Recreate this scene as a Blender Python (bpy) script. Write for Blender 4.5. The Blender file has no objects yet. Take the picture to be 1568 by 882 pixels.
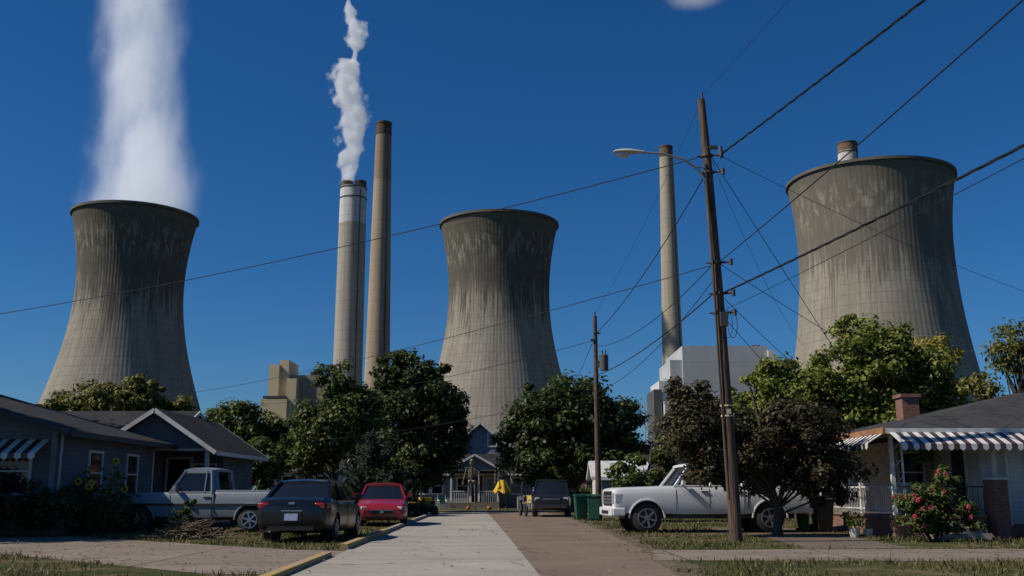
import bpy, bmesh, math, random
import numpy as np
from mathutils import Vector, Matrix

random.seed(7)
RNG = np.random.default_rng(7)
scene = bpy.context.scene
for a, v in (('view_transform', 'Standard'), ('look', 'None'), ('exposure', 0), ('gamma', 1)):
    try: setattr(scene.view_settings, a, v)
    except Exception: pass

# ------------------------------------------------------------------ materials
class NT:
    def __init__(s, name):
        s.mat = bpy.data.materials.new(name); s.mat.use_nodes = True
        s.nt = s.mat.node_tree; s.nt.nodes.clear()
        s.out = s.nt.nodes.new('ShaderNodeOutputMaterial')
        s._tc = None
    def n(s, t, **kw):
        x = s.nt.nodes.new(t)
        for k, v in kw.items(): setattr(x, k, v)
        return x
    def l(s, a, b): s.nt.links.new(a, b)
    def setin(s, sock, v):
        if isinstance(v, bpy.types.NodeSocket): s.l(v, sock)
        else: sock.default_value = v
    def tc(s):
        if not s._tc: s._tc = s.n('ShaderNodeTexCoord')
        return s._tc.outputs['Object']
    def m(s, op, a, b=None, c=None, clamp=False):
        x = s.n('ShaderNodeMath', operation=op); x.use_clamp = clamp
        s.setin(x.inputs[0], a)
        if b is not None: s.setin(x.inputs[1], b)
        if c is not None: s.setin(x.inputs[2], c)
        return x.outputs[0]
    def xyz(s, v=None):
        x = s.n('ShaderNodeSeparateXYZ'); s.l(v or s.tc(), x.inputs[0]); return x.outputs
    def mapping(s, scale, loc=(0, 0, 0), v=None):
        x = s.n('ShaderNodeMapping'); s.l(v or s.tc(), x.inputs[0])
        x.inputs['Scale'].default_value = scale; x.inputs['Location'].default_value = loc
        return x.outputs[0]
    def noise(s, scale, detail=4, rough=.55, v=None, dist=0):
        x = s.n('ShaderNodeTexNoise'); s.l(v or s.tc(), x.inputs['Vector'])
        x.inputs['Scale'].default_value = scale; x.inputs['Detail'].default_value = detail
        x.inputs['Roughness'].default_value = rough; x.inputs['Distortion'].default_value = dist
        return x.outputs[0]
    def ramp(s, f, lo, hi, a=0., b=1., smooth=False):
        x = s.n('ShaderNodeMapRange'); s.setin(x.inputs[0], f)
        if smooth: x.interpolation_type = 'SMOOTHSTEP'
        for i, v in zip((1, 2, 3, 4), (lo, hi, a, b)): s.setin(x.inputs[i], v)
        return x.outputs[0]
    def mix(s, f, a, b, blend='MIX'):
        x = s.n('ShaderNodeMix', data_type='RGBA', blend_type=blend)
        s.setin(x.inputs[0], f)
        for i, v in ((6, a), (7, b)):
            if isinstance(v, (tuple, list)): v = (v[0], v[1], v[2], 1)
            s.setin(x.inputs[i], v)
        return x.outputs[2]
    def bsdf(s, col, rough=.8, metal=0., bump=None, bstr=.3, bdist=.02, coat=0., spec=.5):
        p = s.n('ShaderNodeBsdfPrincipled')
        if isinstance(col, (tuple, list)): col = (col[0], col[1], col[2], 1)
        s.setin(p.inputs['Base Color'], col); s.setin(p.inputs['Roughness'], rough)
        p.inputs['Metallic'].default_value = metal
        p.inputs['Coat Weight'].default_value = coat
        p.inputs['Specular IOR Level'].default_value = spec
        if bump is not None:
            b = s.n('ShaderNodeBump'); s.l(bump, b.inputs['Height'])
            b.inputs['Strength'].default_value = bstr; b.inputs['Distance'].default_value = bdist
            s.l(b.outputs[0], p.inputs['Normal'])
        s.l(p.outputs[0], s.out.inputs[0]); return p

def simple(name, c1, c2=None, scale=3., rough=.7, metal=0., coat=0., bstr=.2, spec=.5):
    t = NT(name); c2 = c2 or tuple(x * .7 for x in c1)
    f = t.ramp(t.noise(scale, 6), .3, .7)
    t.bsdf(t.mix(f, c1, c2), rough, metal, t.noise(scale * 6, 3), bstr, .01, coat, spec)
    return t.mat

def paint(name, c, rough=.3, metal=0.0, dirt=(.10, .085, .065), amt=1., coat=.4):
    t = NT(name)
    z = t.xyz()[2]
    d = t.m('MULTIPLY', t.ramp(z, .25, .9, .5 * amt, .04 * amt), t.ramp(t.noise(3, 6), .35, .65, .3, 1))
    r = t.m('ADD', rough, t.m('MULTIPLY', d, .5))
    t.bsdf(t.mix(d, c, dirt), r, metal, None, coat=coat)
    return t.mat

def foliage(name, c1, c2, c3=None, hs=.6):
    t = NT(name); c3 = c3 or c1
    g = t.n('ShaderNodeNewGeometry')
    rnd = g.outputs['Random Per Island']
    col = t.mix(t.ramp(t.noise(hs, 4), .35, .65), c1, c2)
    col = t.mix(t.m('MULTIPLY', t.ramp(rnd, .7, 1), .8), col, c3)
    col = t.mix(t.ramp(rnd, 0, .6, .4, 0), col, (c2[0] * .35, c2[1] * .35, c2[2] * .35))
    p = t.n('ShaderNodeBsdfPrincipled'); t.l(col, p.inputs['Base Color'])
    p.inputs['Roughness'].default_value = .55; p.inputs['Specular IOR Level'].default_value = .3
    tr = t.n('ShaderNodeBsdfTranslucent'); t.l(col, tr.inputs[0])
    mx = t.n('ShaderNodeMixShader'); mx.inputs[0].default_value = .3
    t.l(p.outputs[0], mx.inputs[1]); t.l(tr.outputs[0], mx.inputs[2]); t.l(mx.outputs[0], t.out.inputs[0])
    return t.mat

M = {}
M['bark'] = simple('bark', (.09, .065, .045), (.04, .03, .022), 6, .9, bstr=.8)
def wood_pole():
    t = NT('weathered_wood')
    v = t.mapping((9, 9, .5))
    f = t.noise(3, 8, .7, v)
    t.bsdf(t.mix(t.ramp(f, .38, .62), (.022, .014, .010), (.13, .082, .052)), .85, 0, f, .8, .03)
    return t.mat
M['pole'] = wood_pole()
M['black'] = simple('black_plastic', (.012, .012, .013), rough=.5)
M['rubber'] = simple('tyre_rubber', (.018, .018, .018), (.035, .032, .028), rough=.85)
M['chrome'] = simple('chrome', (.6, .6, .6), (.5, .5, .5), rough=.25, metal=1)
M['alloy'] = simple('alloy_wheel', (.3, .3, .31), (.2, .2, .2), rough=.4, metal=.7)
M['steel'] = simple('galvanised_steel', (.35, .36, .37), (.25, .25, .25), rough=.5, metal=.5)
M['white'] = simple('white_painted_wood', (.66, .66, .64), (.46, .45, .42), 2, .6)
M['dark_trim'] = simple('dark_trim', (.03, .03, .035), rough=.6)
M['red_lens'] = simple('red_lens', (.35, .01, .01), (.25, .008, .008), rough=.2, coat=1)
M['lamp_lens'] = simple('headlight_lens', (.5, .52, .55), (.35, .37, .4), 8, .15, coat=1)
M['plate'] = simple('licence_plate', (.55, .6, .7), (.2, .25, .5), 25, .5)
M['green_bin'] = simple('green_bin_plastic', (.010, .085, .05), (.006, .055, .035), rough=.5)
M['yellow'] = simple('yellow_cloth', (.62, .42, .02), (.45, .28, .01), rough=.8)
M['orange'] = simple('orange_skin', (.36, .12, .02), rough=.6)
M['bone'] = simple('bone_plastic', (.20, .165, .12), (.08, .065, .045), 4, rough=.7)
M['wire'] = simple('wire_black', (.010, .010, .010), rough=.6)
M['brown_metal'] = simple('brown_stained_metal', (.10, .06, .04), (.05, .03, .02), .3, .8)

def glass():
    t = NT('window_glass')
    t.bsdf((.010, .012, .015), .06, 0, t.noise(1.5, 2), .03, .02, coat=0, spec=.6)
    return t.mat
M['glass'] = glass()

def siding(name, c, step=.13):
    t = NT(name)
    z = t.xyz()[2]
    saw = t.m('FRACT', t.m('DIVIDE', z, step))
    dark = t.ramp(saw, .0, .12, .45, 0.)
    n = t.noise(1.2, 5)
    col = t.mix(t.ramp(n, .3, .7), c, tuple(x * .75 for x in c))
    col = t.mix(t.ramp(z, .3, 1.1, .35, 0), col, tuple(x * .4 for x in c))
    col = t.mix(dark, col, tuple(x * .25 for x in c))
    t.bsdf(col, .75, 0, t.m('SUBTRACT', 1., saw), .7, .02, spec=.2)
    return t.mat
def shingles(name, c):
    t = NT(name)
    b = t.n('ShaderNodeTexBrick')
    x, y, z = t.xyz()
    cb = t.n('ShaderNodeCombineXYZ'); t.l(t.m('ADD', x, t.m('MULTIPLY', y, .35)), cb.inputs[0]); t.l(t.m('MULTIPLY', z, 2.2), cb.inputs[1])
    t.l(cb.outputs[0], b.inputs['Vector']); b.inputs['Scale'].default_value = 3
    b.inputs['Color1'].default_value = (*c, 1); b.inputs['Color2'].default_value = (*[q * .6 for q in c], 1)
    b.inputs['Mortar'].default_value = (*[q * .35 for q in c], 1); b.inputs['Mortar Size'].default_value = .015
    col = t.mix(t.ramp(t.noise(.7, 6), .35, .7, 0, .6), b.outputs[0], tuple(q * 1.5 for q in c))
    t.bsdf(col, .95, 0, t.noise(30, 3), .4, .01, spec=.2)
    return t.mat
def brickm(name, c, mortar=(.35, .33, .3)):
    t = NT(name)
    b = t.n('ShaderNodeTexBrick')
    x, y, z = t.xyz()
    cb = t.n('ShaderNodeCombineXYZ'); t.l(t.m('ADD', x, y), cb.inputs[0]); t.l(z, cb.inputs[1])
    t.l(cb.outputs[0], b.inputs['Vector']); b.inputs['Scale'].default_value = 4.2
    b.inputs['Color1'].default_value = (*c, 1); b.inputs['Color2'].default_value = (*[q * .6 for q in c], 1)
    b.inputs['Mortar'].default_value = (*mortar, 1); b.inputs['Mortar Size'].default_value = .018
    t.bsdf(t.mix(t.ramp(t.noise(2, 5), .4, .7, 0, .4), b.outputs[0], tuple(q * .5 for q in c)), .85, 0, b.outputs[1], -.5, .01)
    return t.mat
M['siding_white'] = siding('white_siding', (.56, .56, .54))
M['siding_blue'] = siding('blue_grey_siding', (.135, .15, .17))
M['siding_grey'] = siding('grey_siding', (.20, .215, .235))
M['shingle'] = shingles('dark_shingles', (.026, .026, .028))
M['shingle_brown'] = shingles('grey_shingles', (.046, .044, .045))
M['brick_red'] = brickm('red_brick', (.22, .085, .058), (.26, .23, .20))
M['brick_buff'] = brickm('buff_brick', (.50, .38, .30))

# ------------------------------------------------------------------ mesh helpers
def link(o, parent=None):
    scene.collection.objects.link(o)
    if parent: o.parent = parent
    return o
def empty(name, loc=(0, 0, 0), rz=0., s=1.):
    e = bpy.data.objects.new(name, None); e.location = loc; e.rotation_euler = (0, 0, rz); e.scale = (s, s, s)
    e.empty_display_size = .2
    return link(e)

class P:
    """collects geometry for one part"""
    def __init__(s): s.bm = bmesh.new()
    def box(s, c, d, rz=0., rot=None):
        r = bmesh.ops.create_cube(s.bm, size=1)
        m = Matrix.Translation(c) @ (rot or Matrix.Rotation(rz, 4, 'Z')) @ Matrix.Diagonal((*d, 1))
        bmesh.ops.transform(s.bm, matrix=m, verts=r['verts']); return s
    def bb(s, x0, x1, y0, y1, z0, z1):
        return s.box(((x0 + x1) / 2, (y0 + y1) / 2, (z0 + z1) / 2), (abs(x1 - x0), abs(y1 - y0), abs(z1 - z0)))
    def beam(s, a, b, w, h=None):
        a, b = Vector(a), Vector(b); d = b - a; L = d.length
        if L < 1e-6: return s
        q = d.to_track_quat('X', 'Z').to_matrix().to_4x4()
        return s.box((a + b) / 2, (L, w, h or w), rot=q)
    def cyl(s, a, b, r0, r1=None, seg=10, cap=True):
        a, b = Vector(a), Vector(b); d = b - a
        if d.length < 1e-6: return s
        r1 = r0 if r1 is None else r1
        q = d.to_track_quat('Z', 'Y').to_matrix().to_4x4()
        bmesh.ops.create_cone(s.bm, cap_ends=cap, segments=seg, radius1=r0, radius2=r1, depth=d.length,
                              matrix=Matrix.Translation((a + b) / 2) @ q)
        return s
    def tube(s, pts, r0, r1=None, seg=6):
        n = len(pts) - 1; r1 = r0 if r1 is None else r1
        for i in range(n):
            s.cyl(pts[i], pts[i + 1], r0 + (r1 - r0) * i / n, r0 + (r1 - r0) * (i + 1) / n, seg)
        return s
    def ball(s, c, r, sub=2):
        if not isinstance(r, (tuple, list)): r = (r, r, r)
        bmesh.ops.create_icosphere(s.bm, subdivisions=sub, radius=1, matrix=Matrix.Translation(c) @ Matrix.Diagonal((*r, 1))); return s
    def poly(s, pts):
        vs = [s.bm.verts.new(p) for p in pts]; s.bm.faces.new(vs); return s
    def prism(s, pts, off):
        off = Vector(off); n = len(pts)
        a = [s.bm.verts.new(p) for p in pts]; b = [s.bm.verts.new(Vector(p) + off) for p in pts]
        s.bm.faces.new(a); s.bm.faces.new(b[::-1])
        for i in range(n): s.bm.faces.new((a[i], b[i], b[(i + 1) % n], a[(i + 1) % n]))
        return s
    def done(s, name, mat, parent=None, smooth=False, bevel=0., loc=None):
        bmesh.ops.recalc_face_normals(s.bm, faces=s.bm.faces)
        me = bpy.data.meshes.new(name); s.bm.to_mesh(me); s.bm.free()
        me.materials.append(mat)
        if smooth:
            me.shade_smooth()
            try: me.set_sharp_from_angle(angle=math.radians(40))
            except Exception: pass
        o = link(bpy.data.objects.new(name, me), parent)
        if loc: o.location = loc
        if bevel:
            b = o.modifiers.new('b', 'BEVEL'); b.width = bevel; b.segments = 2; b.limit_method = 'ANGLE'
        return o

def np_mesh(name, V, F, mat, parent=None, smooth=False):
    me = bpy.data.meshes.new(name)
    V = np.asarray(V, np.float32); F = np.asarray(F, np.int32); k = F.shape[1]
    me.vertices.add(len(V)); me.vertices.foreach_set('co', V.ravel())
    me.loops.add(F.size); me.loops.foreach_set('vertex_index', F.ravel())
    me.polygons.add(len(F)); me.polygons.foreach_set('loop_start', np.arange(0, F.size, k, dtype=np.int32))
    me.update(calc_edges=True); me.validate()
    me.materials.append(mat)
    if smooth: me.shade_smooth()
    return link(bpy.data.objects.new(name, me), parent)

def leaf_quads(C, N, size, aspect=.6):
    n = len(C); r = RNG.normal(size=(n, 3))
    A = np.cross(N, r); A /= np.linalg.norm(A, axis=1)[:, None] + 1e-9
    Bv = np.cross(N, A); Bv /= np.linalg.norm(Bv, axis=1)[:, None] + 1e-9
    s = (size * RNG.uniform(.6, 1.4, n))[:, None]
    fold = N * s * .25
    V = np.stack([C - A * s, C - Bv * s * aspect + fold, C + A * s, C + Bv * s * aspect + fold], 1).reshape(-1, 3)
    F = np.arange(n * 4).reshape(-1, 4)
    return V, F

def unit(n):
    d = RNG.normal(size=(n, 3)); return d / np.linalg.norm(d, axis=1)[:, None]

def crown(lobes, ncl, per, size, crf=.24, flat=.0, spread=1.):
    vols = np.array([l[3] * l[4] * l[5] for l in lobes]) ** .75; vols = vols / vols.sum()
    Cs, Ns, cl = [], [], []
    for l, v in zip(lobes, vols):
        k = max(4, int(ncl * v)); c = np.array(l[:3]); r = np.array(l[3:6]); mr = r.mean()
        d = unit(k); rad = RNG.uniform(.05, 1, k) ** (1 / 2.4) * RNG.uniform(.8, 1.12, k)
        cc = c + d * r * rad[:, None] * .88
        cc[:, 2] = np.maximum(cc[:, 2], .3)
        for q in cc:
            cr = crf * mr * RNG.uniform(.5, 1.3)
            dd = unit(per); rr = RNG.uniform(0, 1, per) ** .5 * spread * RNG.uniform(.8, 1.25, per)
            sh = np.array([1.15, 1.15, .8])
            pts = q + dd * rr[:, None] * cr * sh
            nn = dd * .7 + unit(per) * .6 + np.array([0, 0, .45]); nn /= np.linalg.norm(nn, axis=1)[:, None]
            Cs.append(pts); Ns.append(nn); cl.append(q)
    C = np.concatenate(Cs); N = np.concatenate(Ns)
    k = C[:, 2] > .05
    return C[k], N[k], np.array(cl)

def tree(name, base, lobes, ncl, per, size, mat, trunk_r=.2, crf=.24, spread=1., limbs=28, stems=1):
    e = empty(name, (base[0], base[1], 0))
    lob = [(l[0] - base[0], l[1] - base[1], *l[2:]) for l in lobes]
    C, N, cl = crown(lob, ncl, per, size, crf, spread=spread)
    V, F = leaf_quads(C, N, size)
    np_mesh('foliage', V, F, mat, e)
    p = P(); top = max(l[2] + l[5] * .5 for l in lob)
    mx = np.mean([l[0] for l in lob]); my = np.mean([l[1] for l in lob])
    pts = [Vector((0, 0, -.1)), Vector((.04, 0, top * .2)), Vector((mx * .3 - .05, my * .3, top * .45)), Vector((mx * .7 + .06, my * .7, top * .75)), Vector((mx, my, top))]
    p.cyl((0, 0, -.1), (0, 0, .25), trunk_r * 1.5, trunk_r * 1.05, 10)
    p.tube(pts, trunk_r, trunk_r * .25, 9)
    idx = RNG.permutation(len(cl))[:limbs]
    for i in idx:
        q = Vector(cl[i]); h = min(max(q.z * random.uniform(.45, .75), top * .18), top * .9)
        f = h / top; k = min(int(f * 4), 3); a = pts[k].lerp(pts[k + 1], f * 4 - k)
        mid = a.lerp(q, .5) + Vector((random.uniform(-.2, .2), random.uniform(-.2, .2), random.uniform(-.1, .3)))
        p.tube([a, mid, q], trunk_r * .32, trunk_r * .07, 6)
    p.done('trunk_and_limbs', M['bark'], e, True)
    return e

# ------------------------------------------------------------------ camera, light, world
cam = bpy.data.cameras.new('camera'); co = link(bpy.data.objects.new('camera', cam))
co.location = (0, 0, 1.2); cam.lens = 35; cam.sensor_width = 36; cam.clip_end = 20000; cam.clip_start = .1
co.rotation_euler = (math.radians(90 + 11.54), 0, 0)
scene.camera = co

EL = math.radians(43); BACK = math.radians(13)
sd = Vector((-math.cos(BACK) * math.cos(EL), -math.sin(BACK) * math.cos(EL), math.sin(EL)))
sun = bpy.data.lights.new('sun', 'SUN'); sun.energy = 5.0; sun.angle = math.radians(.53); sun.color = (1, .92, .80)
so = link(bpy.data.objects.new('sun', sun)); so.rotation_euler = (-sd).to_track_quat('-Z', 'Y').to_euler(); so.location = (-50, -20, 60)

w = bpy.data.worlds.new('World'); scene.world = w; w.use_nodes = True
nt = w.node_tree; bg = nt.nodes['Background']
sky = nt.nodes.new('ShaderNodeTexSky'); sky.sky_type = 'NISHITA'; sky.sun_disc = False
sky.sun_elevation = EL; sky.sun_rotation = math.radians(270 - 13)
sky.air_density = 1.0; sky.dust_density = .4; sky.ozone_density = 3.8; sky.altitude = 200
mul = nt.nodes.new('ShaderNodeMix'); mul.data_type = 'RGBA'; mul.blend_type = 'MULTIPLY'; mul.inputs[0].default_value = 1
mul.inputs[7].default_value = (.50, .73, 1, 1)
hs = nt.nodes.new('ShaderNodeHueSaturation'); hs.inputs['Saturation'].default_value = 1.12
nt.links.new(sky.outputs[0], mul.inputs[6]); nt.links.new(mul.outputs[2], hs.inputs['Color']); nt.links.new(hs.outputs[0], bg.inputs[0]); bg.inputs[1].default_value = .070

# ------------------------------------------------------------------ ground and roads
def sheet(name, pts, z, mat):
    return P().poly([(x, y, z) for x, y in pts]).done(name, mat)
def ground_mat():
    t = NT('grass_ground')
    f = t.ramp(t.noise(.35, 8, .65), .38, .62); g = t.noise(9, 8, .7)
    c = t.mix(f, (.045, .064, .018), (.14, .12, .055))
    c = t.mix(t.ramp(g, .4, .65), c, (.026, .036, .012))
    c = t.mix(t.ramp(t.noise(.9, 7, .65), .52, .64, 0, .8), c, (.17, .135, .09))
    t.bsdf(c, .95, 0, g, 1., .06, spec=.1); return t.mat
S = 6000
sheet('ground', [(-S, -60), (S, -60), (S, S), (-S, S)], 0, ground_mat())

def concrete(name, c, jx=None, jy=None, rough_c=.6, crack=.33):
    t = NT(name); x, y, z = t.xyz()
    n1 = t.noise(.5, 8, .6); n2 = t.noise(14, 8, .7)
    col = t.mix(t.ramp(n1, .3, .7), c, tuple(q * rough_c for q in c))
    col = t.mix(t.ramp(n2, .42, .7, 0, .5), col, tuple(q * .5 for q in c))
    col = t.mix(t.ramp(t.noise(3.1, 5, .6), .6, .75, 0, .45), col, tuple(q * .45 for q in c))
    cr = t.n('ShaderNodeTexVoronoi', feature='DISTANCE_TO_EDGE'); cr.inputs['Scale'].default_value = crack
    mv = t.n('ShaderNodeVectorMath', operation='ADD'); t.l(t.tc(), mv.inputs[0])
    nz = t.n('ShaderNodeTexNoise'); t.l(t.tc(), nz.inputs[0]); nz.inputs['Scale'].default_value = 1.3; nz.inputs['Detail'].default_value = 6
    t.l(nz.outputs[1], mv.inputs[1]); t.l(mv.outputs[0], cr.inputs['Vector'])
    gate = t.ramp(t.noise(.22, 2), .45, .55, .1, .8)
    col = t.mix(t.m('MULTIPLY', t.ramp(cr.outputs[0], .003, .010, 1, 0), gate), col, (.03, .028, .022))
    for s_, ax in ((jx, x), (jy, y)):
        if s_:
            fr = t.m('FRACT', t.m('ADD', t.m('DIVIDE', ax, s_), t.m('MULTIPLY', n2, .006)))
            col = t.mix(t.m('MULTIPLY', t.m('LESS_THAN', fr, .045 / s_), .85), col, (.035, .03, .025))
    t.bsdf(col, .95, 0, n2, .35, .015, spec=.15); return t.mat
m_conc = concrete('road_concrete', (.36, .33, .29), None, 4.6, .74)
m_asph = concrete('worn_asphalt', (.215, .162, .125), None, None, .66)
m_drive = concrete('driveway_concrete', (.255, .21, .17), 3.1, 3.1)
Lk = [(-2.9, -5), (-3.05, 8), (-3.25, 15), (-3.5, 25), (-3.85, 40), (-4.2, 62)]
Rk = [(.95, -5), (.68, 8), (.40, 15), (0., 25), (-.62, 40), (-1.6, 62)]
def rag(a, b, n, amp):
    out = []
    for i in range(n):
        f = i / n; out.append((a[0] + (b[0] - a[0]) * f + random.uniform(-amp, amp), a[1] + (b[1] - a[1]) * f))
    return out
Re = [(2.0, -5), (2.15, 8)] + rag((2.35, 12), (2.8, 25), 22, .09) + rag((2.8, 25), (2.7, 40), 20, .08) + [(2.7, 40), (1.9, 62)]
sheet('road', Lk + [(-1.9, 62)] + Re[::-1], .004, m_asph)
sheet('concrete_lane', Lk + Rk[::-1], .010, m_conc)
sheet('cross_street', [(-60, 58), (60, 60), (60, 65), (-60, 63.5)], .014, m_asph)
dirt = simple('dirt_verge', (.17, .135, .10), (.06, .055, .03), 4, .95, bstr=.8, spec=.1)
sheet('dirt_verge', [(1.8, -5), (2.1, 12)] + [(1.9, 40), (1.8, 58), (2.4, 58), (3.15, 40)] + rag((3.4, 31), (2.85, 12), 40, .2) + [(2.4, -5)], .0025, dirt)
yk = NT('yellow_kerb_paint')
f_ = yk.ramp(yk.noise(5, 8, .7), .42, .58)
yk.bsdf(yk.mix(f_, (.42, .25, .03), (.26, .22, .17)), .85, 0, yk.noise(20), .4, .01)
def kerb(name, pts, wd, h, mat):
    p = P()
    for (x0, y0), (x1, y1) in zip(pts[:-1], pts[1:]):
        p.prism([(x0 - wd, y0, -.05), (x0, y0, -.05), (x0 - .02, y0, h), (x0 - wd, y0, h)], (x1 - x0, y1 - y0, 0))
    return p.done(name, mat)
kerb('yellow_kerb', [(-2.9, -5), (-3.05, 8), (-3.25, 15), (-3.35, 19.2)], .18, .09, yk.mat)
kerb('yellow_kerb', [(-3.42, 21.5), (-3.5, 25), (-3.62, 30)], .18, .12, yk.mat)
kerb('kerb', [(-3.62, 30), (-3.85, 40), (-4.2, 58)], .16, .11, m_conc)
sheet('driveway', [(-3.25, 15.0), (-3.42, 21.0), (-4.6, 21.4), (-15.8, 31.0), (-26, 33), (-30, 26), (-20, 25), (-9.8, 19.9), (-4.6, 15.3)], .006, m_drive)
sheet('footpath', [(2.5, 18.2), (2.9, 21.2), (6, 21.6), (30, 22.5), (30, 18.8), (8, 17.9)], .007, m_drive)
sheet('driveway', [(8.6, 22.0), (9.6, 34), (7.2, 34), (6.8, 28), (6.2, 21.7)], .005, concrete('gravel_drive', (.17, .14, .115), None, None))
sheet('driveway', [(2.9, 27.5), (9.7, 29), (9.7, 34), (3.0, 34)], .0055, dirt)

def grass():
    n = 110000
    y = RNG.uniform(0, 1, n) ** 1.3 * 34 + 11; x = RNG.uniform(-1, 1, n) * (y * .56 + 2)
    le = np.interp(y, [8, 15, 25, 40, 62], [-3.05, -3.25, -3.5, -3.85, -4.2]) - .2
    re = np.interp(y, [8, 15, 25, 40, 62], [2.3, 2.6, 3.1, 2.8, 2.2]) + np.sin(y * 3.1) * .12
    keep = (x < le) | (x > re)
    yb = np.interp(-x, [3.2, 4.6, 9.8, 20, 30], [15.0, 15.3, 19.9, 25, 26]); yt = np.interp(-x, [3.2, 4.6, 15.8, 26], [21, 21.4, 31, 33])
    keep &= ~((x < -3.2) & (y > yb + .06 + np.sin(x * 5) * .04) & (y < yt - .06 + np.sin(x * 4) * .05))
    keep &= ~((x > 2.5) & (y > 18.15) & (y < 21.7 + np.sin(x * 3) * .06))
    keep &= ~((x > 6.3) & (x < 9.2) & (y > 21.8) & (y < 34))
    cl = np.sin(x * 1.7 + np.sin(y * .9) * 2) + np.sin(y * 1.3 + x * .6) + RNG.normal(size=n) * .6
    keep &= cl > -.35
    x, y = x[keep], y[keep]; n = len(x)
    h = RNG.uniform(.03, .10, n) * np.where(RNG.uniform(size=n) > .97, 1.8, 1); a = RNG.uniform(0, 6.28, n); wd = RNG.uniform(.008, .02, n) * (y / 18)
    lean = RNG.normal(size=(n, 2)) * .03
    V = np.zeros((n, 3, 3))
    V[:, 0] = np.stack([x - np.cos(a) * wd, y - np.sin(a) * wd, np.zeros(n)], 1)
    V[:, 1] = np.stack([x + np.cos(a) * wd, y + np.sin(a) * wd, np.zeros(n)], 1)
    V[:, 2] = np.stack([x + lean[:, 0], y + lean[:, 1], h], 1)
    np_mesh('grass', V.reshape(-1, 3), np.arange(n * 3).reshape(-1, 3), foliage('grass_blades', (.07, .09, .022), (.15, .13, .05), (.24, .19, .09), .45))
grass()
k = 2600
lx = RNG.uniform(-13, 13, k); ly = RNG.uniform(13, 36, k)
kk = (lx < -3.6) | (lx > 2.2) | (RNG.uniform(size=k) < .12)
lx, ly = lx[kk], ly[kk]
N_ = unit(len(lx)) * .4 + np.array([0, 0, 1]); V, F = leaf_quads(np.stack([lx, ly, np.full(len(lx), .035)], 1), N_ / np.linalg.norm(N_, axis=1)[:, None], .035)
np_mesh('fallen_leaves', V, F, foliage('dry_fallen_leaves', (.16, .10, .04), (.22, .15, .07), (.3, .2, .08)))

# ------------------------------------------------------------------ power station
def tower_mat(name, H, streak=.5, base=(.325, .295, .245), off=0.):
    t = NT(name); x, y, z = t.xyz()
    ang = t.m('ARCTAN2', y, x)
    def nz(ka, kz, det=7, ro=.68):
        cb = t.n('ShaderNodeCombineXYZ')
        t.l(t.m('ADD', t.m('MULTIPLY', ang, ka), off), cb.inputs[0]); t.l(t.m('MULTIPLY', z, kz), cb.inputs[1]); cb.inputs[2].default_value = off * 3.7
        return t.noise(1.0, det, ro, cb.outputs[0])
    st = nz(34., .035); st2 = nz(3., .03, 5, .6); bl = nz(14., .12, 6, .65)
    zz = t.m('DIVIDE', z, H)
    dark = tuple(q * .20 for q in base)
    edge = t.m('ADD', zz, t.m('ADD', t.m('MULTIPLY', t.m('SUBTRACT', st, .5), .75), t.m('MULTIPLY', t.m('SUBTRACT', st2, .5), .5)))
    topm = t.m('MULTIPLY', t.ramp(edge, .58, .72, 0, 1, True), streak)
    col = t.mix(t.ramp(nz(5., .05, 5), .35, .65), base, tuple(q * .70 for q in base))
    col = t.mix(t.ramp(st, .46, .66, 0, .5), col, tuple(q * .42 for q in base))
    col = t.mix(topm, col, dark)
    band = t.ramp(t.m('ABSOLUTE', t.m('SUBTRACT', zz, .88)), .02, .09, 1, 0)
    col = t.mix(t.m('MULTIPLY', band, t.ramp(bl, .50, .60, 0, .5)), col, tuple(q * 1.15 for q in base))
    band2 = t.ramp(t.m('ABSOLUTE', t.m('SUBTRACT', zz, .66)), .02, .10, 1, 0)
    col = t.mix(t.m('MULTIPLY', band2, t.ramp(nz(26., .09), .54, .62, 0, .5)), col, tuple(q * 1.2 for q in base))
    col = t.mix(t.ramp(zz, .962, .97, 0, .5), col, tuple(q * .3 for q in base))
    rib = t.m('ABSOLUTE', t.m('SINE', t.m('MULTIPLY', ang, 52.)))
    col = t.mix(t.ramp(rib, 0, .3, .26, 0), col, tuple(q * .3 for q in base))
    lift = t.m('FRACT', t.m('DIVIDE', z, 4.6)); lid = t.m('FLOOR', t.m('DIVIDE', z, 4.6))
    lv = t.m('FRACT', t.m('MULTIPLY', t.m('SINE', t.m('MULTIPLY', lid, 12.9898)), 43.7585))
    col = t.mix(t.m('MULTIPLY', lv, .20), col, tuple(q * .5 for q in base))
    col = t.mix(t.m('MULTIPLY', t.m('LESS_THAN', lift, .10), .30), col, tuple(q * .35 for q in base))
    gr = t.noise(.35, 6, .7)
    col = t.mix(t.ramp(gr, .4, .7, 0, .35), col, tuple(q * .5 for q in base))
    t.bsdf(col, .98, 0, rib, .2, .3, spec=.06)
    return t.mat
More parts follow.
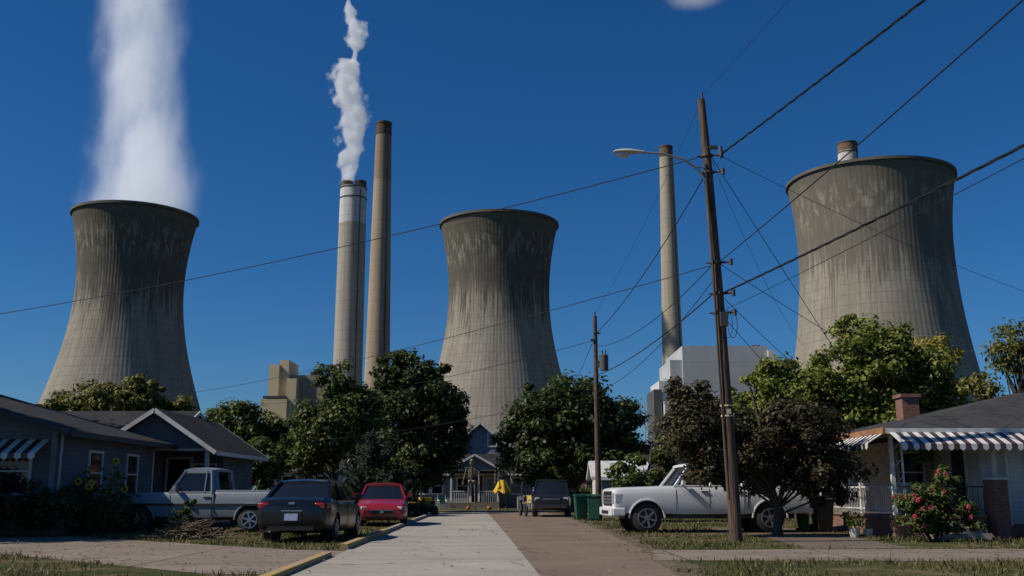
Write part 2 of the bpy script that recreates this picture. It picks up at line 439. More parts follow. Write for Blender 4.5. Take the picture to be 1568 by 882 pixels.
def cooling_tower(loc, H, rt, zt, a, atop, seed, streak):
    e = empty('cooling_tower', loc)
    z0 = 9.; zs = np.linspace(z0, H, 60); seg = 160
    def r(z): return rt * math.sqrt(1 + ((z - zt) / (a if z < zt else atop)) ** 2)
    V = []; F = []
    for z in zs:
        for k in range(seg):
            t = 2 * math.pi * k / seg; V.append((r(z) * math.cos(t), r(z) * math.sin(t), z))
    n = len(zs)
    for i in range(n - 1):
        for k in range(seg):
            a0 = i * seg + k; b0 = i * seg + (k + 1) % seg
            F.append((a0, b0, b0 + seg, a0 + seg))
    o = len(V)
    for z in (H + .0, H - 30.):
        for k in range(seg):
            t = 2 * math.pi * k / seg; V.append(((r(z) - 1.2) * math.cos(t), (r(z) - 1.2) * math.sin(t), z))
    for k in range(seg):
        k1 = (k + 1) % seg
        F.append(((n - 1) * seg + k, (n - 1) * seg + k1, o + k1, o + k)); F.append((o + k, o + k1, o + seg + k1, o + seg + k))
    np_mesh('shell', V, F, tower_mat('tower_concrete', H, streak, off=seed * 4.3), e, True)
    p = P(); R = r(H)
    for k in range(seg):
        t0 = 2 * math.pi * k / seg; t1 = 2 * math.pi * (k + 1) / seg
        p.beam(((R + .2) * math.cos(t0), (R + .2) * math.sin(t0), H - .3), ((R + .2) * math.cos(t1), (R + .2) * math.sin(t1), H - .3), 1.0, 1.3)
    p.done('rim', simple('rim_concrete', (.12, .11, .09), (.07, .065, .055), .1, .9), e)
    p = P(); R0 = r(z0) - .3; Rb = R0 + 3.5
    for k in range(44):
        t = 2 * math.pi * k / 44; dt = math.pi / 44
        for s_ in (-1, 1):
            p.cyl((Rb * math.cos(t), Rb * math.sin(t), 0), (R0 * math.cos(t + s_ * dt), R0 * math.sin(t + s_ * dt), z0 + .3), .6, .6, 6)
    p.done('leg_columns', m_conc, e)
    return e
cooling_tower((-197.5, 505, 0), 142, 26.3, 104, 58, 60, 1, .92)
cooling_tower((-7, 523, 0), 142.5, 26.9, 104, 60, 62, 2, .95)
cooling_tower((165.0, 441, 0), 141, 33.3, 108, 92, 72, 3, .68)

def stack_mat(name, bands):
    t = NT(name); x, y, z = t.xyz()
    zn = t.m('ADD', z, t.m('MULTIPLY', t.noise(.3, 3), 1.2))
    col = bands[0][1]
    for zz, c in bands[1:]:
        col = t.mix(t.m('GREATER_THAN', zn, zz), col, c)
    st = t.noise(1, 7, .65, t.mapping((.5, .5, .02)))
    col = t.mix(t.ramp(st, .45, .75, 0, .5), col, (.12, .10, .08))
    lift = t.m('FRACT', t.m('DIVIDE', z, 7.))
    col = t.mix(t.m('MULTIPLY', t.m('LESS_THAN', lift, .06), .3), col, (.1, .09, .07))
    t.bsdf(col, .95, 0, spec=.1); return t.mat
def stack(loc, H, rb, rt, mat, cap=None):
    e = empty('chimney_stack', loc)
    p = P(); p.cyl((0, 0, 0), (0, 0, H), rb, rt, 48, True); p.done('shaft', mat, e, True)
    p = P()
    for z in (H - 1.2, H - 9): p.cyl((0, 0, z), (0, 0, z + .8), rt + .4, rt + .4, 40)
    p.done('platforms', M['brown_metal'], e, True)
    p = P(); a = -.9
    for k in range(int(H / 6)):
        z0, z1 = k * 6, k * 6 + 6; f0 = rb + (rt - rb) * z0 / H + .4; f1 = rb + (rt - rb) * z1 / H + .4
        p.beam((f0 * math.cos(a), f0 * math.sin(a), z0), (f1 * math.cos(a), f1 * math.sin(a), z1), .5, .3)
    p.done('ladder', M['brown_metal'], e)
    return e
tan = (.34, .28, .20)
stack((-89.6, 660, 0), 254, 9.6, 5.3, stack_mat('brick_stack', [(0, tan), (89, (.33, .26, .185)), (212, (.25, .185, .135)), (245, (.10, .065, .045))]))
stack((123, 757, 0), 271, 9.6, 5.2, stack_mat('grey_stack', [(0, (.33, .29, .22)), (262, (.14, .09, .065))]))
stack((268, 757, 0), 274, 11, 7.6, stack_mat('white_capped_stack', [(0, (.5, .49, .46)), (267, (.16, .10, .07))]))
e = stack((-116, 700, 0), 219, 10.8, 9.6, stack_mat('two_tone_stack', [(0, (.33, .31, .265)), (192, (.50, .51, .52))]))
p = P()
for dx in (-4.9, 4.9): p.cyl((dx, 0, 219), (dx, 0, 224), 4.3, 4.3, 24)
p.done('flues', M['brown_metal'], e, True)

def plant_box(nm, parts, mats):
    e = empty(nm)
    for i, (x0, x1, y0, y1, z0, z1, mk) in enumerate(parts):
        P().bb(x0, x1, y0, y1, z0, z1).done('block_%d' % i, mats[mk], e)
    return e
def clad(name, c):
    t = NT(name); x, y, z = t.xyz()
    a = t.m('FRACT', t.m('DIVIDE', t.m('ADD', x, y), 3.)); b = t.m('FRACT', t.m('DIVIDE', z, 14.))
    col = t.mix(t.ramp(t.noise(.05, 5), .3, .7), c, tuple(q * .8 for q in c))
    col = t.mix(t.m('MULTIPLY', t.m('LESS_THAN', a, .12), .10), col, tuple(q * .4 for q in c))
    col = t.mix(t.m('MULTIPLY', t.m('LESS_THAN', b, .04), .2), col, tuple(q * .3 for q in c))
    t.bsdf(col, .8, spec=.1); return t.mat
pm = {'tan': clad('tan_cladding', (.66, .55, .36)), 'dtan': clad('dull_cladding', (.34, .30, .23)), 'grey': clad('pale_cladding', (.43, .45, .46)),
      'white': clad('white_cladding', (.60, .61, .61)), 'dark': clad('dark_steel', (.09, .095, .10))}
plant_box('boiler_house', [(-152, -145.5, 620, 650, 0, 79, 'tan'), (-145.6, -140, 622, 650, 0, 82, 'tan'), (-140, -112, 626, 680, 0, 73, 'dtan'), (-112, -100, 630, 680, 0, 60, 'dtan'),
    (-140, -134, 618, 626.5, 0, 70, 'tan'), (-155, -139, 616, 620.5, 0, 57, 'tan'), (-154, -140, 616, 620, 57.5, 59, 'dark'), (-128, -122, 630, 640, 72.5, 75.5, 'dark'), (-138, -120, 612, 626.5, 30, 34, 'dark')], pm)
plant_box('turbine_hall', [(112, 168, 650, 720, 0, 95, 'grey'), (160, 166, 660, 700, 94.5, 97, 'dark'), (104, 112.5, 652, 700, 0, 86, 'grey'), (96, 104.5, 650, 690, 0, 72, 'white'),
    (168, 172, 648, 690, 0, 92, 'white'), (92, 97, 646, 680, 0, 66, 'dark'), (98, 111, 642, 650, 0, 58, 'white'), (100, 109, 641, 642.3, 40, 44, 'dark')], pm)
p = P()
for i in range(5):
    z = 14 + i * 9
    p.beam((86, 648, z), (95, 648, z), .6); p.beam((86, 648, z), (95, 648, z + 9), .35)
for x in (86, 95): p.beam((x, 648, 0), (x, 648, 59), .7)
p.done('steel_gantry', pm['grey'])

# ------------------------------------------------------------------ steam
def plume(name, loc, H, Rmax, prof, cx, dens, nvec, namp, soft, emis, step=.35, ecol=(.8, .88, 1), low=.33, rough=.62, cut=0., det=4):
    t = NT(name + '_vapour'); x, y, z = t.xyz()
    def curve(vals, rng):
        c = t.n('ShaderNodeFloatCurve'); cm = c.mapping.curves[0]
        pts = [(zz / H, (v - rng[0]) / (rng[1] - rng[0])) for zz, v in vals]
        cm.points[0].location = pts[0]; cm.points[-1].location = pts[-1]
        for q in pts[1:-1]: cm.points.new(*q)
        c.mapping.update(); t.l(t.m('DIVIDE', z, H), c.inputs['Value'])
        return t.m('ADD', t.m('MULTIPLY', c.outputs[0], rng[1] - rng[0]), rng[0])
    R = curve(prof, (0, Rmax)); X = curve(cx, (-30, 30))
    r = t.m('SQRT', t.m('ADD', t.m('POWER', t.m('SUBTRACT', x, X), 2.), t.m('POWER', y, 2.)))
    vec = t.mapping(nvec)
    n = t.noise(1., det, rough, vec); n2 = t.noise(low, 1, .5, vec)
    nn = t.m('ADD', t.m('MULTIPLY', t.m('SUBTRACT', n, .5), namp), t.m('MULTIPLY', t.m('SUBTRACT', n2, .5), namp * .8))
    d = t.m('ADD', t.m('SUBTRACT', 1., t.m('DIVIDE', r, R)), nn)
    d = t.ramp(d, 0., soft, 0., 1., True)
    if cut: d = t.m('MULTIPLY', d, t.ramp(n, .5 - cut, .5 + cut, .35, 1.3))
    d = t.m('MULTIPLY', d, t.ramp(z, H * .93, H, 1, 0))
    v = t.n('ShaderNodeVolumePrincipled'); v.inputs['Color'].default_value = (.97, .98, 1, 1)
    t.l(t.m('MULTIPLY', d, dens), v.inputs['Density'])
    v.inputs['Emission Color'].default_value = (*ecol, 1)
    t.l(t.m('MULTIPLY', d, dens * emis), v.inputs['Emission Strength'])  # added glow stands in for light scattered many times inside the vapour
    t.l(v.outputs[0], t.out.inputs['Volume'])
    t.mat.cycles.volume_step_rate = step
    p = P(); W = max(abs(c[1]) for c in cx) + Rmax * 1.15
    p.cyl((0, 0, 0), (0, 0, H), W, W, 20)
    return p.done(name, t.mat, None, loc=loc)
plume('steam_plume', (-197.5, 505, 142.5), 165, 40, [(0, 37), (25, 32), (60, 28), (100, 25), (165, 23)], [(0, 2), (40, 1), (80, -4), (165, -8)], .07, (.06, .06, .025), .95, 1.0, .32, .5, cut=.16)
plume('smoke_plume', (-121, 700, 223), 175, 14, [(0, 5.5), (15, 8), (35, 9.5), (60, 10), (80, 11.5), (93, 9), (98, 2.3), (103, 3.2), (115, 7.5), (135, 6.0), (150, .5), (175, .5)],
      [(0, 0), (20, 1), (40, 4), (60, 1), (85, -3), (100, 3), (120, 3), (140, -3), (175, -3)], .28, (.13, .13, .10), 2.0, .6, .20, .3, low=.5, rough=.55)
t = NT('cloud_vapour'); x, y, z = t.xyz()
r = t.m('SQRT', t.m('ADD', t.m('POWER', t.m('DIVIDE', x, 58.), 2.), t.m('ADD', t.m('POWER', t.m('DIVIDE', y, 40.), 2.), t.m('POWER', t.m('DIVIDE', z, 24.), 2.))))
d = t.ramp(t.m('ADD', t.m('SUBTRACT', 1., r), t.m('MULTIPLY', t.m('SUBTRACT', t.noise(.02, 3), .5), .9)), 0, 1.0, 0, .03, True)
v = t.n('ShaderNodeVolumePrincipled'); t.l(d, v.inputs['Density']); v.inputs['Emission Color'].default_value = (.8, .88, 1, 1)
t.l(t.m('MULTIPLY', d, .25), v.inputs['Emission Strength']); t.l(v.outputs[0], t.out.inputs['Volume'])  # glow put into the cloud volume in place of repeated scattering
P().ball((0, 0, 0), (64, 44, 27), 3).done('cloud', t.mat, None, loc=(302, 1500, 795))

# ------------------------------------------------------------------ trees
fo_dark = foliage('oak_leaves', (.036, .060, .016), (.054, .078, .021), (.095, .115, .032))
fo_mid = foliage('maple_leaves', (.062, .095, .022), (.095, .122, .029), (.16, .17, .043))
fo_lite = foliage('walnut_leaves', (.115, .155, .028), (.17, .20, .038), (.26, .25, .05))
fo_yel = foliage('yellowing_leaves', (.34, .27, .04), (.22, .21, .04), (.45, .32, .05))
fo_red = foliage('plum_leaves', (.060, .048, .028), (.072, .072, .030), (.14, .090, .050))
fo_spr = foliage('spruce_needles', (.036, .058, .040), (.055, .08, .054), (.07, .09, .055))
fo_olive = foliage('olive_leaves', (.115, .125, .028), (.155, .155, .038), (.20, .18, .045))

tree('oak_tree', (3.6, 60), [(3.4, 60, 5.6, 3.8, 3.8, 2.8), (.7, 60, 4.2, 2.0, 2, 2.3), (6.1, 60, 4.4, 2.3, 2.2, 2.5), (3.2, 60, 3.1, 4.4, 3, 1.9), (1.6, 60, 6.3, 1.5, 1.4, 1.4), (5.2, 60, 6.4, 1.5, 1.4, 1.3)], 400, 145, .13, fo_dark, .3, .235)
tree('oak_tree', (-5.8, 60), [(-5.6, 60, 6.3, 2.8, 3, 3.0), (-6.8, 60, 7.9, 1.7, 1.7, 1.8), (-4.1, 60, 5.0, 1.6, 2, 2.7), (-5.6, 60, 3.2, 3.1, 3, 2.0), (-4.7, 60, 7.9, 1.1, 1, 1.1)], 330, 145, .13, fo_dark, .3, .24)
tree('locust_tree', (-9.4, 54), [(-9.6, 54, 6.7, 1.2, 1.2, 1.7), (-9.9, 54, 4.2, 2.4, 2.3, 2.0), (-8.2, 54, 5.4, 1.5, 1.5, 1.6), (-11.3, 54, 3.0, 1.5, 1.6, 1.5)], 175, 90, .12, fo_mid, .16, .25, 1.2, 50)
tree('unseen_shade_tree', (-14.7, 55), [(-14.7, 55, 4.3, 2.4, 2.3, 2.0), (-12.9, 55, 3.4, 1.6, 1.6, 1.6), (-16.7, 55, 3.6, 1.7, 1.7, 1.9)], 150, 120, .13, fo_mid, .2)
tree('unseen_shade_tree', (-32, 82), [(-33, 82, 7.6, 4.6, 4, 3.2), (-37, 82, 6.6, 2.8, 3, 2.8), (-28.4, 82, 6.6, 3.4, 3, 3.1), (-25.0, 82, 5.2, 3.2, 3, 2.8), (-31, 82, 9.4, 2.4, 2, 1.6)], 400, 105, .19, fo_olive, .35, .22)
tree('walnut_tree', (17.8, 50), [(18.2, 50, 7.8, 2.5, 2.7, 2.3), (16.0, 50, 6.3, 2.3, 2.3, 2.2), (20.6, 50, 6.6, 2.2, 2.1, 2.2), (18.2, 50, 4.4, 4.2, 3, 2.2), (17.2, 50, 9.2, 1.2, 1.2, 1.0), (19.6, 50, 8.7, 1.2, 1.1, 1.1)], 320, 100, .12, fo_lite, .28, .22, 1.2, 60)
tree('unseen_shade_tree', (13.8, 49), [(13.4, 49, 5.7, 2.2, 2.2, 2.1), (11.4, 49, 5.0, 1.6, 1.6, 1.9), (14.6, 49, 3.6, 3.0, 2.4, 2.0), (12.6, 49, 6.7, 1.2, 1.2, 1.1)], 200, 105, .12, fo_lite, .22, .24, 1.2, 40)
tree('unseen_shade_tree', (21.5, 52), [(21.9, 52, 8.3, 1.7, 1.3, 1.5), (21.8, 52, 6.2, 2.0, 1.6, 1.9), (23.5, 52, 4.0, 2.2, 2, 1.9)], 120, 85, .12, fo_yel, .2, .26, 1.2, 40)
tree('birch_tree', (23.2, 45), [(23.0, 45, 7.8, 1.6, 1.5, 1.5), (21.4, 45, 5.9, 1.3, 1.3, .8), (24.4, 45, 6.4, 1.6, 1.5, 1.8)], 95, 50, .10, fo_olive, .14, .26, 1.4, 70)
tree('plum_tree', (7.2, 27.8), [(5.1, 27.6, 2.9, 1.25, 1.1, 1.35), (5.6, 27.5, 1.95, 1.2, .9, .8), (4.9, 27.6, 3.7, .8, .8, .7), (6.2, 27.7, 2.5, 1.1, 1.2, 1.1), (8.0, 27.7, 2.75, 1.3, 1.3, .95), (8.6, 27.8, 1.65, 1.05, 1.2, .95), (7.0, 27.6, 1.75, .9, .9, .9), (7.5, 27.7, 3.2, .7, .8, .6)], 390, 115, .058, fo_red, .12, .25, 1.15, 70)
tree('apple_tree', (5.2, 41), [(4.8, 41, 1.6, 1.6, 1.4, 1.2), (6.6, 41, 2.4, 1.3, 1.3, 1.4)], 60, 120, .1, fo_mid, .1)
tree('dogwood_tree', (-12.6, 48), [(-12.4, 48, 2.6, 1.8, 1.5, 1.4)], 46, 120, .1, fo_mid, .1)
tree('unseen_shade_tree', (-19.5, 24.6), [(-19.8, 25.2, 7.0, 3.6, 3.2, 2.8), (-22.5, 25, 6.0, 3, 3, 2.6), (-18.6, 24.5, 5.4, 2.0, 2, 1.4)], 220, 110, .17, fo_mid, .3)  # out-of-view tree, added to cast shade on the clapboard house and its lawn
tree('unseen_shade_tree', (-24, 36.9), [(-24, 36.2, 9.4, 3.6, 3.4, 3.0), (-26, 38, 8.0, 3, 3, 2.6)], 170, 110, .17, fo_mid, .3)  # tall tree outside the frame, added to shade the cottage walls

def spruce(loc, H, R):
    e = empty('spruce_tree', loc); p = P(); p.tube([(0, 0, -.1), (0, 0, H * .5), (0, 0, H)], .16, .02, 8)
    Cs, Ns = [], []
    for i in range(130):
        f = random.random() ** 1.3; z = .35 + f * (H - .5); L = R * (1 - f) ** .75 * random.uniform(.75, 1.1) + .15; a = random.uniform(0, 6.283)
        d = Vector((math.cos(a), math.sin(a), 0)); q0 = Vector((0, 0, z)); q1 = d * L * .6 + Vector((0, 0, z - L * .10)); q2 = d * L + Vector((0, 0, z + L * .04))
        p.tube([q0, q1, q2], .03, .006, 5)
        k = int(130 * L / R) + 20; u = RNG.uniform(.12, 1.03, k)
        pts = np.where(u[:, None] < .6, np.array(q0) + (np.array(q1) - np.array(q0)) * (u / .6)[:, None], np.array(q1) + (np.array(q2) - np.array(q1)) * ((u - .6) / .4)[:, None])
        side = np.array([-d.y, d.x, 0]); wd = .32 * L * (1.05 - u) + .05
        pts = pts + side * (RNG.uniform(-1, 1, k) * wd)[:, None]; pts[:, 2] += RNG.normal(size=k) * .05 - .05
        Cs.append(pts); nn = RNG.normal(size=(k, 3)) * .5 + np.array([0, 0, 1]); Ns.append(nn / np.linalg.norm(nn, axis=1)[:, None])
    C = np.concatenate(Cs); V, F = leaf_quads(C, np.concatenate(Ns), .11, .35)
    np_mesh('needles', V, F, fo_spr, e); p.done('trunk_and_limbs', M['bark'], e, True)
spruce((-6.9, 50, 0), 4.3, 3.0)

def shrub(name, lobes, ncl, per, size, mat, flower=None, nf=0, fs=.05):
    cx, cy = lobes[0][0], lobes[0][1]; e = empty(name, (cx, cy, 0))
    lob = [(l[0] - cx, l[1] - cy, *l[2:]) for l in lobes]
    C, N, cl = crown(lob, ncl, per, size, .3); V, F = leaf_quads(C, N, size); np_mesh('foliage', V, F, mat, e)
    p = P()
    for i in range(min(14, len(cl))):
        q = cl[i]; p.tube([(q[0] * .2, q[1] * .2, -.02), (q[0] * .7, q[1] * .7, q[2] * .6), tuple(q)], .02, .006, 5)
    p.done('stems', M['bark'], e)
    if flower:
        p = P()
        out = np.where((C[:, 1] < -.15) | (C[:, 2] > 1.5) | (C[:, 0] < -.5))[0]
        for i in RNG.permutation(out)[:nf]:
            c = C[i] + np.array([-.02, -.06, .05])
            for k in range(5):
                a = k * 1.256; p.ball((c[0] + math.cos(a) * fs * .5, c[1] + random.uniform(-.01, .01), c[2] + math.sin(a) * fs * .5), (fs * .5, fs * .35, fs * .5), 1)
        p.done('flowers', flower, e)
    return e
rose = simple('rose_petals', (.62, .07, .13), (.45, .04, .08), 9, .6)
shrub('rose_bush', [(10.3, 24.9, .85, .8, .6, .75), (10.7, 24.9, 1.5, .45, .4, .45), (9.8, 24.8, .7, .55, .5, .6), (11.0, 24.8, .6, .55, .5, .55), (10.3, 24.8, .35, .9, .5, .35)], 110, 90, .045, fo_mid, rose, 42, .06)
shrub('hedge_bush', [(-13.1, 27.6, .8, 1.0, .7, .8), (-12.2, 27.4, .7, .7, .6, .65)], 50, 100, .06, fo_dark)
shrub('hedge_bush', [(-14.8, 27.0, .9, 1.4, .8, 1.0)], 50, 100, .07, fo_dark)
shrub('hedge_bush', [(-9.2, 28.6, .45, .45, .4, .5), (-9.1, 28.6, .8, .25, .25, .3)], 20, 80, .045, fo_mid)
shrub('hedge_bush', [(3.3, 64.5, .9, 1.6, 1, .9), (5.5, 64.5, .9, 1.6, 1, .9)], 40, 100, .11, fo_dark)
shrub('hedge_bush', [(-7.4, 60, 1.0, 2.0, 1, 1.0)], 40, 100, .11, fo_dark)
shrub('hedge_bush', [(-12.2, 35.6, .7, 1.2, .5, .7), (-14, 35.6, .6, 1, .5, .6)], 40, 100, .07, fo_mid)
shrub('hedge_bush', [(14.6, 26.2, .5, .9, .4, .5)], 30, 90, .06, fo_mid)
e = empty('sunflower_plants', (-12.2, 29.6, 0)); p = P(); pf = P(); pd = P(); Cs = []; Ns = []
for i in range(17):
    x, y, h = random.uniform(-.9, 1.0), random.uniform(-.5, .5), random.uniform(.9, 2.1)
    p.tube([(x, y, 0), (x + .03, y, h * .6), (x + random.uniform(-.1, .1), y - .03, h)], .016, .01, 5)
    if i % 2:
        for k_ in range(12):
            a = k_ * math.pi / 6; pf.ball((x + .075 * math.cos(a), y - .06, h + .075 * math.sin(a)), (.04 , .012, .04), 1)
        pd.cyl((x, y - .05, h), (x + .01, y - .085, h + .01), .05, .045, 10)
    k = 70; Cs.append(np.stack([x + RNG.normal(size=k) * .16, y + RNG.normal(size=k) * .14, RNG.uniform(.1, h * .95, k)], 1)); Ns.append(unit(k) + np.array([0, 0, .5]))
p.done('stems', fo_mid, e); pf.done('petals', simple('sunflower_petals', (.65, .43, .02), (.5, .3, .01), rough=.7), e); pd.done('discs', M['bark'], e)
N = np.concatenate(Ns); V, F = leaf_quads(np.concatenate(Cs), N / np.linalg.norm(N, axis=1)[:, None], .08, .7); np_mesh('leaves', V, F, fo_mid, e)
e = empty('brush_pile', (-8.3, 26.4, 0)); p = P()
for i in range(170):
    a = random.uniform(0, 6.28); r = random.gauss(0, .33); x, y = r * 1.4 * math.cos(a), r * math.sin(a); L = random.uniform(.3, .8); b = random.uniform(0, 6.28)
    z = random.uniform(.02, .42) * max(0, 1 - abs(r) / .9) + .02
    p.cyl((x, y, z), (x + L * math.cos(b), y + L * math.sin(b) * .6, z + random.uniform(-.1, .18) + .03), .014, .007, 5)
p.done('sticks', simple('dry_twigs', (.24, .17, .11), (.12, .08, .05), 8, .9), e)
k = 700; V, F = leaf_quads(np.stack([RNG.normal(size=k) * .4, RNG.normal(size=k) * .25, RNG.uniform(.02, .28, k)], 1), unit(k), .04); np_mesh('dead_leaves', V, F, simple('dry_leaves', (.15, .11, .06), rough=.9), e)

def distant():
    Cs, Ns = [], []
    for i in range(90):
        x = -75 + i * 1.75 + random.uniform(-1, 1); y = random.uniform(98, 125); h = random.uniform(3.5, 6.8) + (1.5 if x < -15 or x > 12 else 0)
        C, N, cl = crown([(x, y, h * .55, random.uniform(2.2, 3.4), 2, h * .5)], 13, 90, .2, .34); Cs.append(C); Ns.append(N)
    V, F = leaf_quads(np.concatenate(Cs), np.concatenate(Ns), .27); np_mesh('distant_trees', V, F, fo_mid)
distant()

# ------------------------------------------------------------------ houses
def window(p_f, p_g, c, w_, h_, axis, out, wd=.07, bars=True):
    x, y, z = c
    def bx(P_, du, dz, su, sz, o, th):
        if axis == 'y': P_.box((x + du, y + out * o, z + dz), (su, th, sz))
        else: P_.box((x + out * o, y + du, z + dz), (th, su, sz))
    bx(p_g, 0, 0, w_, h_, .004, .02)
    for s_ in (-1, 1):
        bx(p_f, s_ * (w_ / 2 + wd / 2), 0, wd, h_ + 2 * wd, .02, .07); bx(p_f, 0, s_ * (h_ / 2 + wd / 2), w_ - .002, wd, .018, .066)
    if bars: bx(p_f, 0, 0, w_ - .002, .045, .015, .045)

def gable(e, x0, x1, y0, y1, ze, zr, axis, oh, roofm, wallm, trim, nm='roof'):
    th = .12; p = P(); g = P(); f = P()
    if axis == 'y':
        xm = (x0 + x1) / 2; k = (zr - ze) / (xm - x0); zo = ze - k * oh
        for s_, xe in ((-1, x0 - oh), (1, x1 + oh)):
            p.prism([(xe, y0 - oh, zo), (xm, y0 - oh, zr), (xm, y0 - oh, zr + th), (xe, y0 - oh, zo + th)], (0, y1 - y0 + 2 * oh, 0))
            for yy in (y0 - oh - .03, y1 + oh + .03): f.beam((xe, yy, zo + .04), (xm, yy, zr + .04), .04, .15)
            f.box((xe + s_ * .025, (y0 + y1) / 2, zo + .03), (.045, y1 - y0 + 2 * oh, .15))
        for yy in (y0 + .001, y1 - .101): g.prism([(x0 + .002, yy, ze - .01), (x1 - .002, yy, ze - .01), (xm, yy, zr - .03)], (0, .1, 0))
    else:
        ym = (y0 + y1) / 2; k = (zr - ze) / (ym - y0); zo = ze - k * oh
        for s_, ye in ((-1, y0 - oh), (1, y1 + oh)):
            p.prism([(x0 - oh, ye, zo), (x0 - oh, ym, zr), (x0 - oh, ym, zr + th), (x0 - oh, ye, zo + th)], (x1 - x0 + 2 * oh, 0, 0))
            for xx in (x0 - oh - .03, x1 + oh + .03): f.beam((xx, ye, zo + .04), (xx, ym, zr + .04), .04, .15)
            f.box(((x0 + x1) / 2, ye + s_ * .025, zo + .03), (x1 - x0 + 2 * oh, .045, .15))
        for xx in (x0 + .001, x1 - .101): g.prism([(xx, y0 + .002, ze - .01), (xx, y1 - .002, ze - .01), (xx, ym, zr - .03)], (.1, 0, 0))
    p.done(nm, roofm, e); g.done(nm + '_gable_wall', wallm, e); f.done(nm + '_fascia', trim, e)

e = empty('bungalow_house')
hx0, hx1, hy0, hy1 = 12.6, 24, 27.2, 38
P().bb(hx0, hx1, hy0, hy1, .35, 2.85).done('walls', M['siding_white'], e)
P().bb(hx0 - .04, hx1 + .04, hy0 - .04, hy1 + .04, -.05, .35).done('foundation', M['brick_red'], e)
p = P(); oh = .55; X0, X1, Y0, Y1 = 9.9, hx1 + oh, hy0 - oh, hy1 + oh; zr = 4.35; ze = 2.82
ym = (Y0 + Y1) / 2; r0, r1 = X0 + 6.6, X1 - 4
vs = [(X0, Y0, ze), (X1, Y0, ze), (X1, Y1, ze), (X0, Y1, ze), (r0, ym, zr), (r1, ym, zr)]
b = [p.bm.verts.new(v) for v in vs]; b2 = [p.bm.verts.new((v[0], v[1], v[2] - .1)) for v in vs[:4]]
for f in ((0, 1, 5, 4), (1, 2, 5), (2, 3, 4, 5), (3, 0, 4)): p.bm.faces.new([b[i] for i in f])
p.bm.faces.new(b2)
for i in range(4): p.bm.faces.new((b[i], b[(i + 1) % 4], b2[(i + 1) % 4], b2[i]))
p.done('roof', M['shingle_brown'], e)
p = P(); p.box(((X0 + X1) / 2, Y0 - .03, ze - .05), (X1 - X0, .05, .14)); p.done('fascia', M['white'], e)
P().box((X0 - .04, ym, ze - .04), (.06, Y1 - Y0 + .1, .17)).done('gutter', simple('rusty_gutter', (.34, .17, .08), (.18, .085, .045), 3, .8), e)
P().bb(12.9, 13.45, 33, 33.6, 3.2, 4.25).bb(12.84, 13.51, 32.94, 33.66, 4.25, 4.36).done('chimney', M['brick_red'], e)
p = P(); p.cyl((16.3, 30, 3.6), (16.3, 30, 4.35), .05); p.cyl((18.6, 31, 3.9), (18.6, 31, 4.5), .05); p.done('vent_pipes', M['steel'], e)
py0, py1, px0, px1 = 27.0, 33.5, 10.1, 12.55
P().bb(px0, px1, py0, py1, 0, .5).done('porch_base', M['brick_red'], e)
P().bb(px0 - .05, px1, py0 - .05, py1, .5, .58).done('porch_floor', m_drive, e)
p = P()
for x, y in ((px0 + .08, py0 + .08), (px0 + .08, 29.6), (px0 + .08, py1 - .1)): p.box((x, y, 1.66), (.10, .10, 2.16))
p.box((px0 + .36, py0 + .08, 1.66), (.05, .05, 2.16)); p.box((px0 + .08, (py0 + py1) / 2, 2.72), (.14, py1 - py0, .12)); p.box(((px0 + px1) / 2, py0 + .08, 2.72), (px1 - px0 - .2, .14, .12))
for k in range(4): p.beam((px0 + .1, py0 + .08, .9 + k * .45), (px0 + .36, py0 + .08, 1.15 + k * .45), .02)
p.done('porch_posts', M['white'], e)
p = P(); 
p.beam((px0 + .08, py0 + .1, 1.32), (px0 + .08, py1, 1.32), .04); p.beam((px0 + .08, py0 + .1, .72), (px0 + .08, py1, .72), .03)
for i in range(46): p.beam((px0 + .08, py0 + .2 + i * .14, .6), (px0 + .08, py0 + .2 + i * .14, 1.32), .016)
p.done('side_railing', M['white'], e)
p = P()
p.beam((px0 + .2, py0 + .06, 1.32), (px1, py0 + .06, 1.32), .035); p.beam((px0 + .2, py0 + .06, .72), (px1, py0 + .06, .72), .025)
for i in range(16): p.beam((px0 + .35 + i * .14, py0 + .06, .6), (px0 + .35 + i * .14, py0 + .06, 1.32), .014)
p.done('porch_railing', M['dark_trim'], e)
P().bb(11.3, 12.55, 30.2, 33.4, .58, 2.66).done('porch_brick_wall', M['brick_buff'], e)
P().bb(12.62, 12.98, 26.6, 27.15, 0, 1.5).done('brick_pier', M['brick_red'], e)
p = P(); p.cyl((12.8, 26.85, 1.5), (12.8, 26.85, 2.75), .06); p.box((12.8, 26.85, 1.53), (.45, .6, .06)); p.cyl((15.9, 27.1, .3), (15.9, 27.1, 2.8), .05, seg=8); p.cyl((13.25, 27.1, .3), (13.25, 27.1, 2.8), .04, seg=8); p.done('downpipe_and_cap', M['white'], e)
p = P()
for dx in (-.25, .25):
    for dy in (-.2, .2): p.beam((11.0 + dx, 28.4 + dy, .58), (11.0 + dx, 28.4 + dy, 1.0 if dy < 0 else 1.45), .03)
p.box((11.0, 28.4, .98), (.54, .46, .04)); p.box((11.0, 28.6, 1.25), (.5, .03, .4)); p.done('porch_chair', M['white'], e)
C = RNG.normal(size=(350, 3)) * .13 + np.array([11.2, 27.25, 2.15]); V, F = leaf_quads(C, unit(350), .045); np_mesh('hanging_basket', V, F, fo_mid, e)
pf, pg = P(), P()
window(pf, pg, (14.4, hy0, 1.75), 1.1, 1.2, 'y', -1); window(pf, pg, (17.6, hy0, 1.75), 1.4, 1.2, 'y', -1); window(pf, pg, (20.5, hy0, 1.75), 1.0, 1.2, 'y', -1)
window(pf, pg, (11.9, 30.2, 1.75), .7, 1.1, 'y', -1)
window(pf, pg, (hx0, 28.5, 1.6), .9, 2.0, 'x', -1, .09, False)
pf.done('window_frames', M['white'], e); pg.done('window_glass', M['glass'], e)
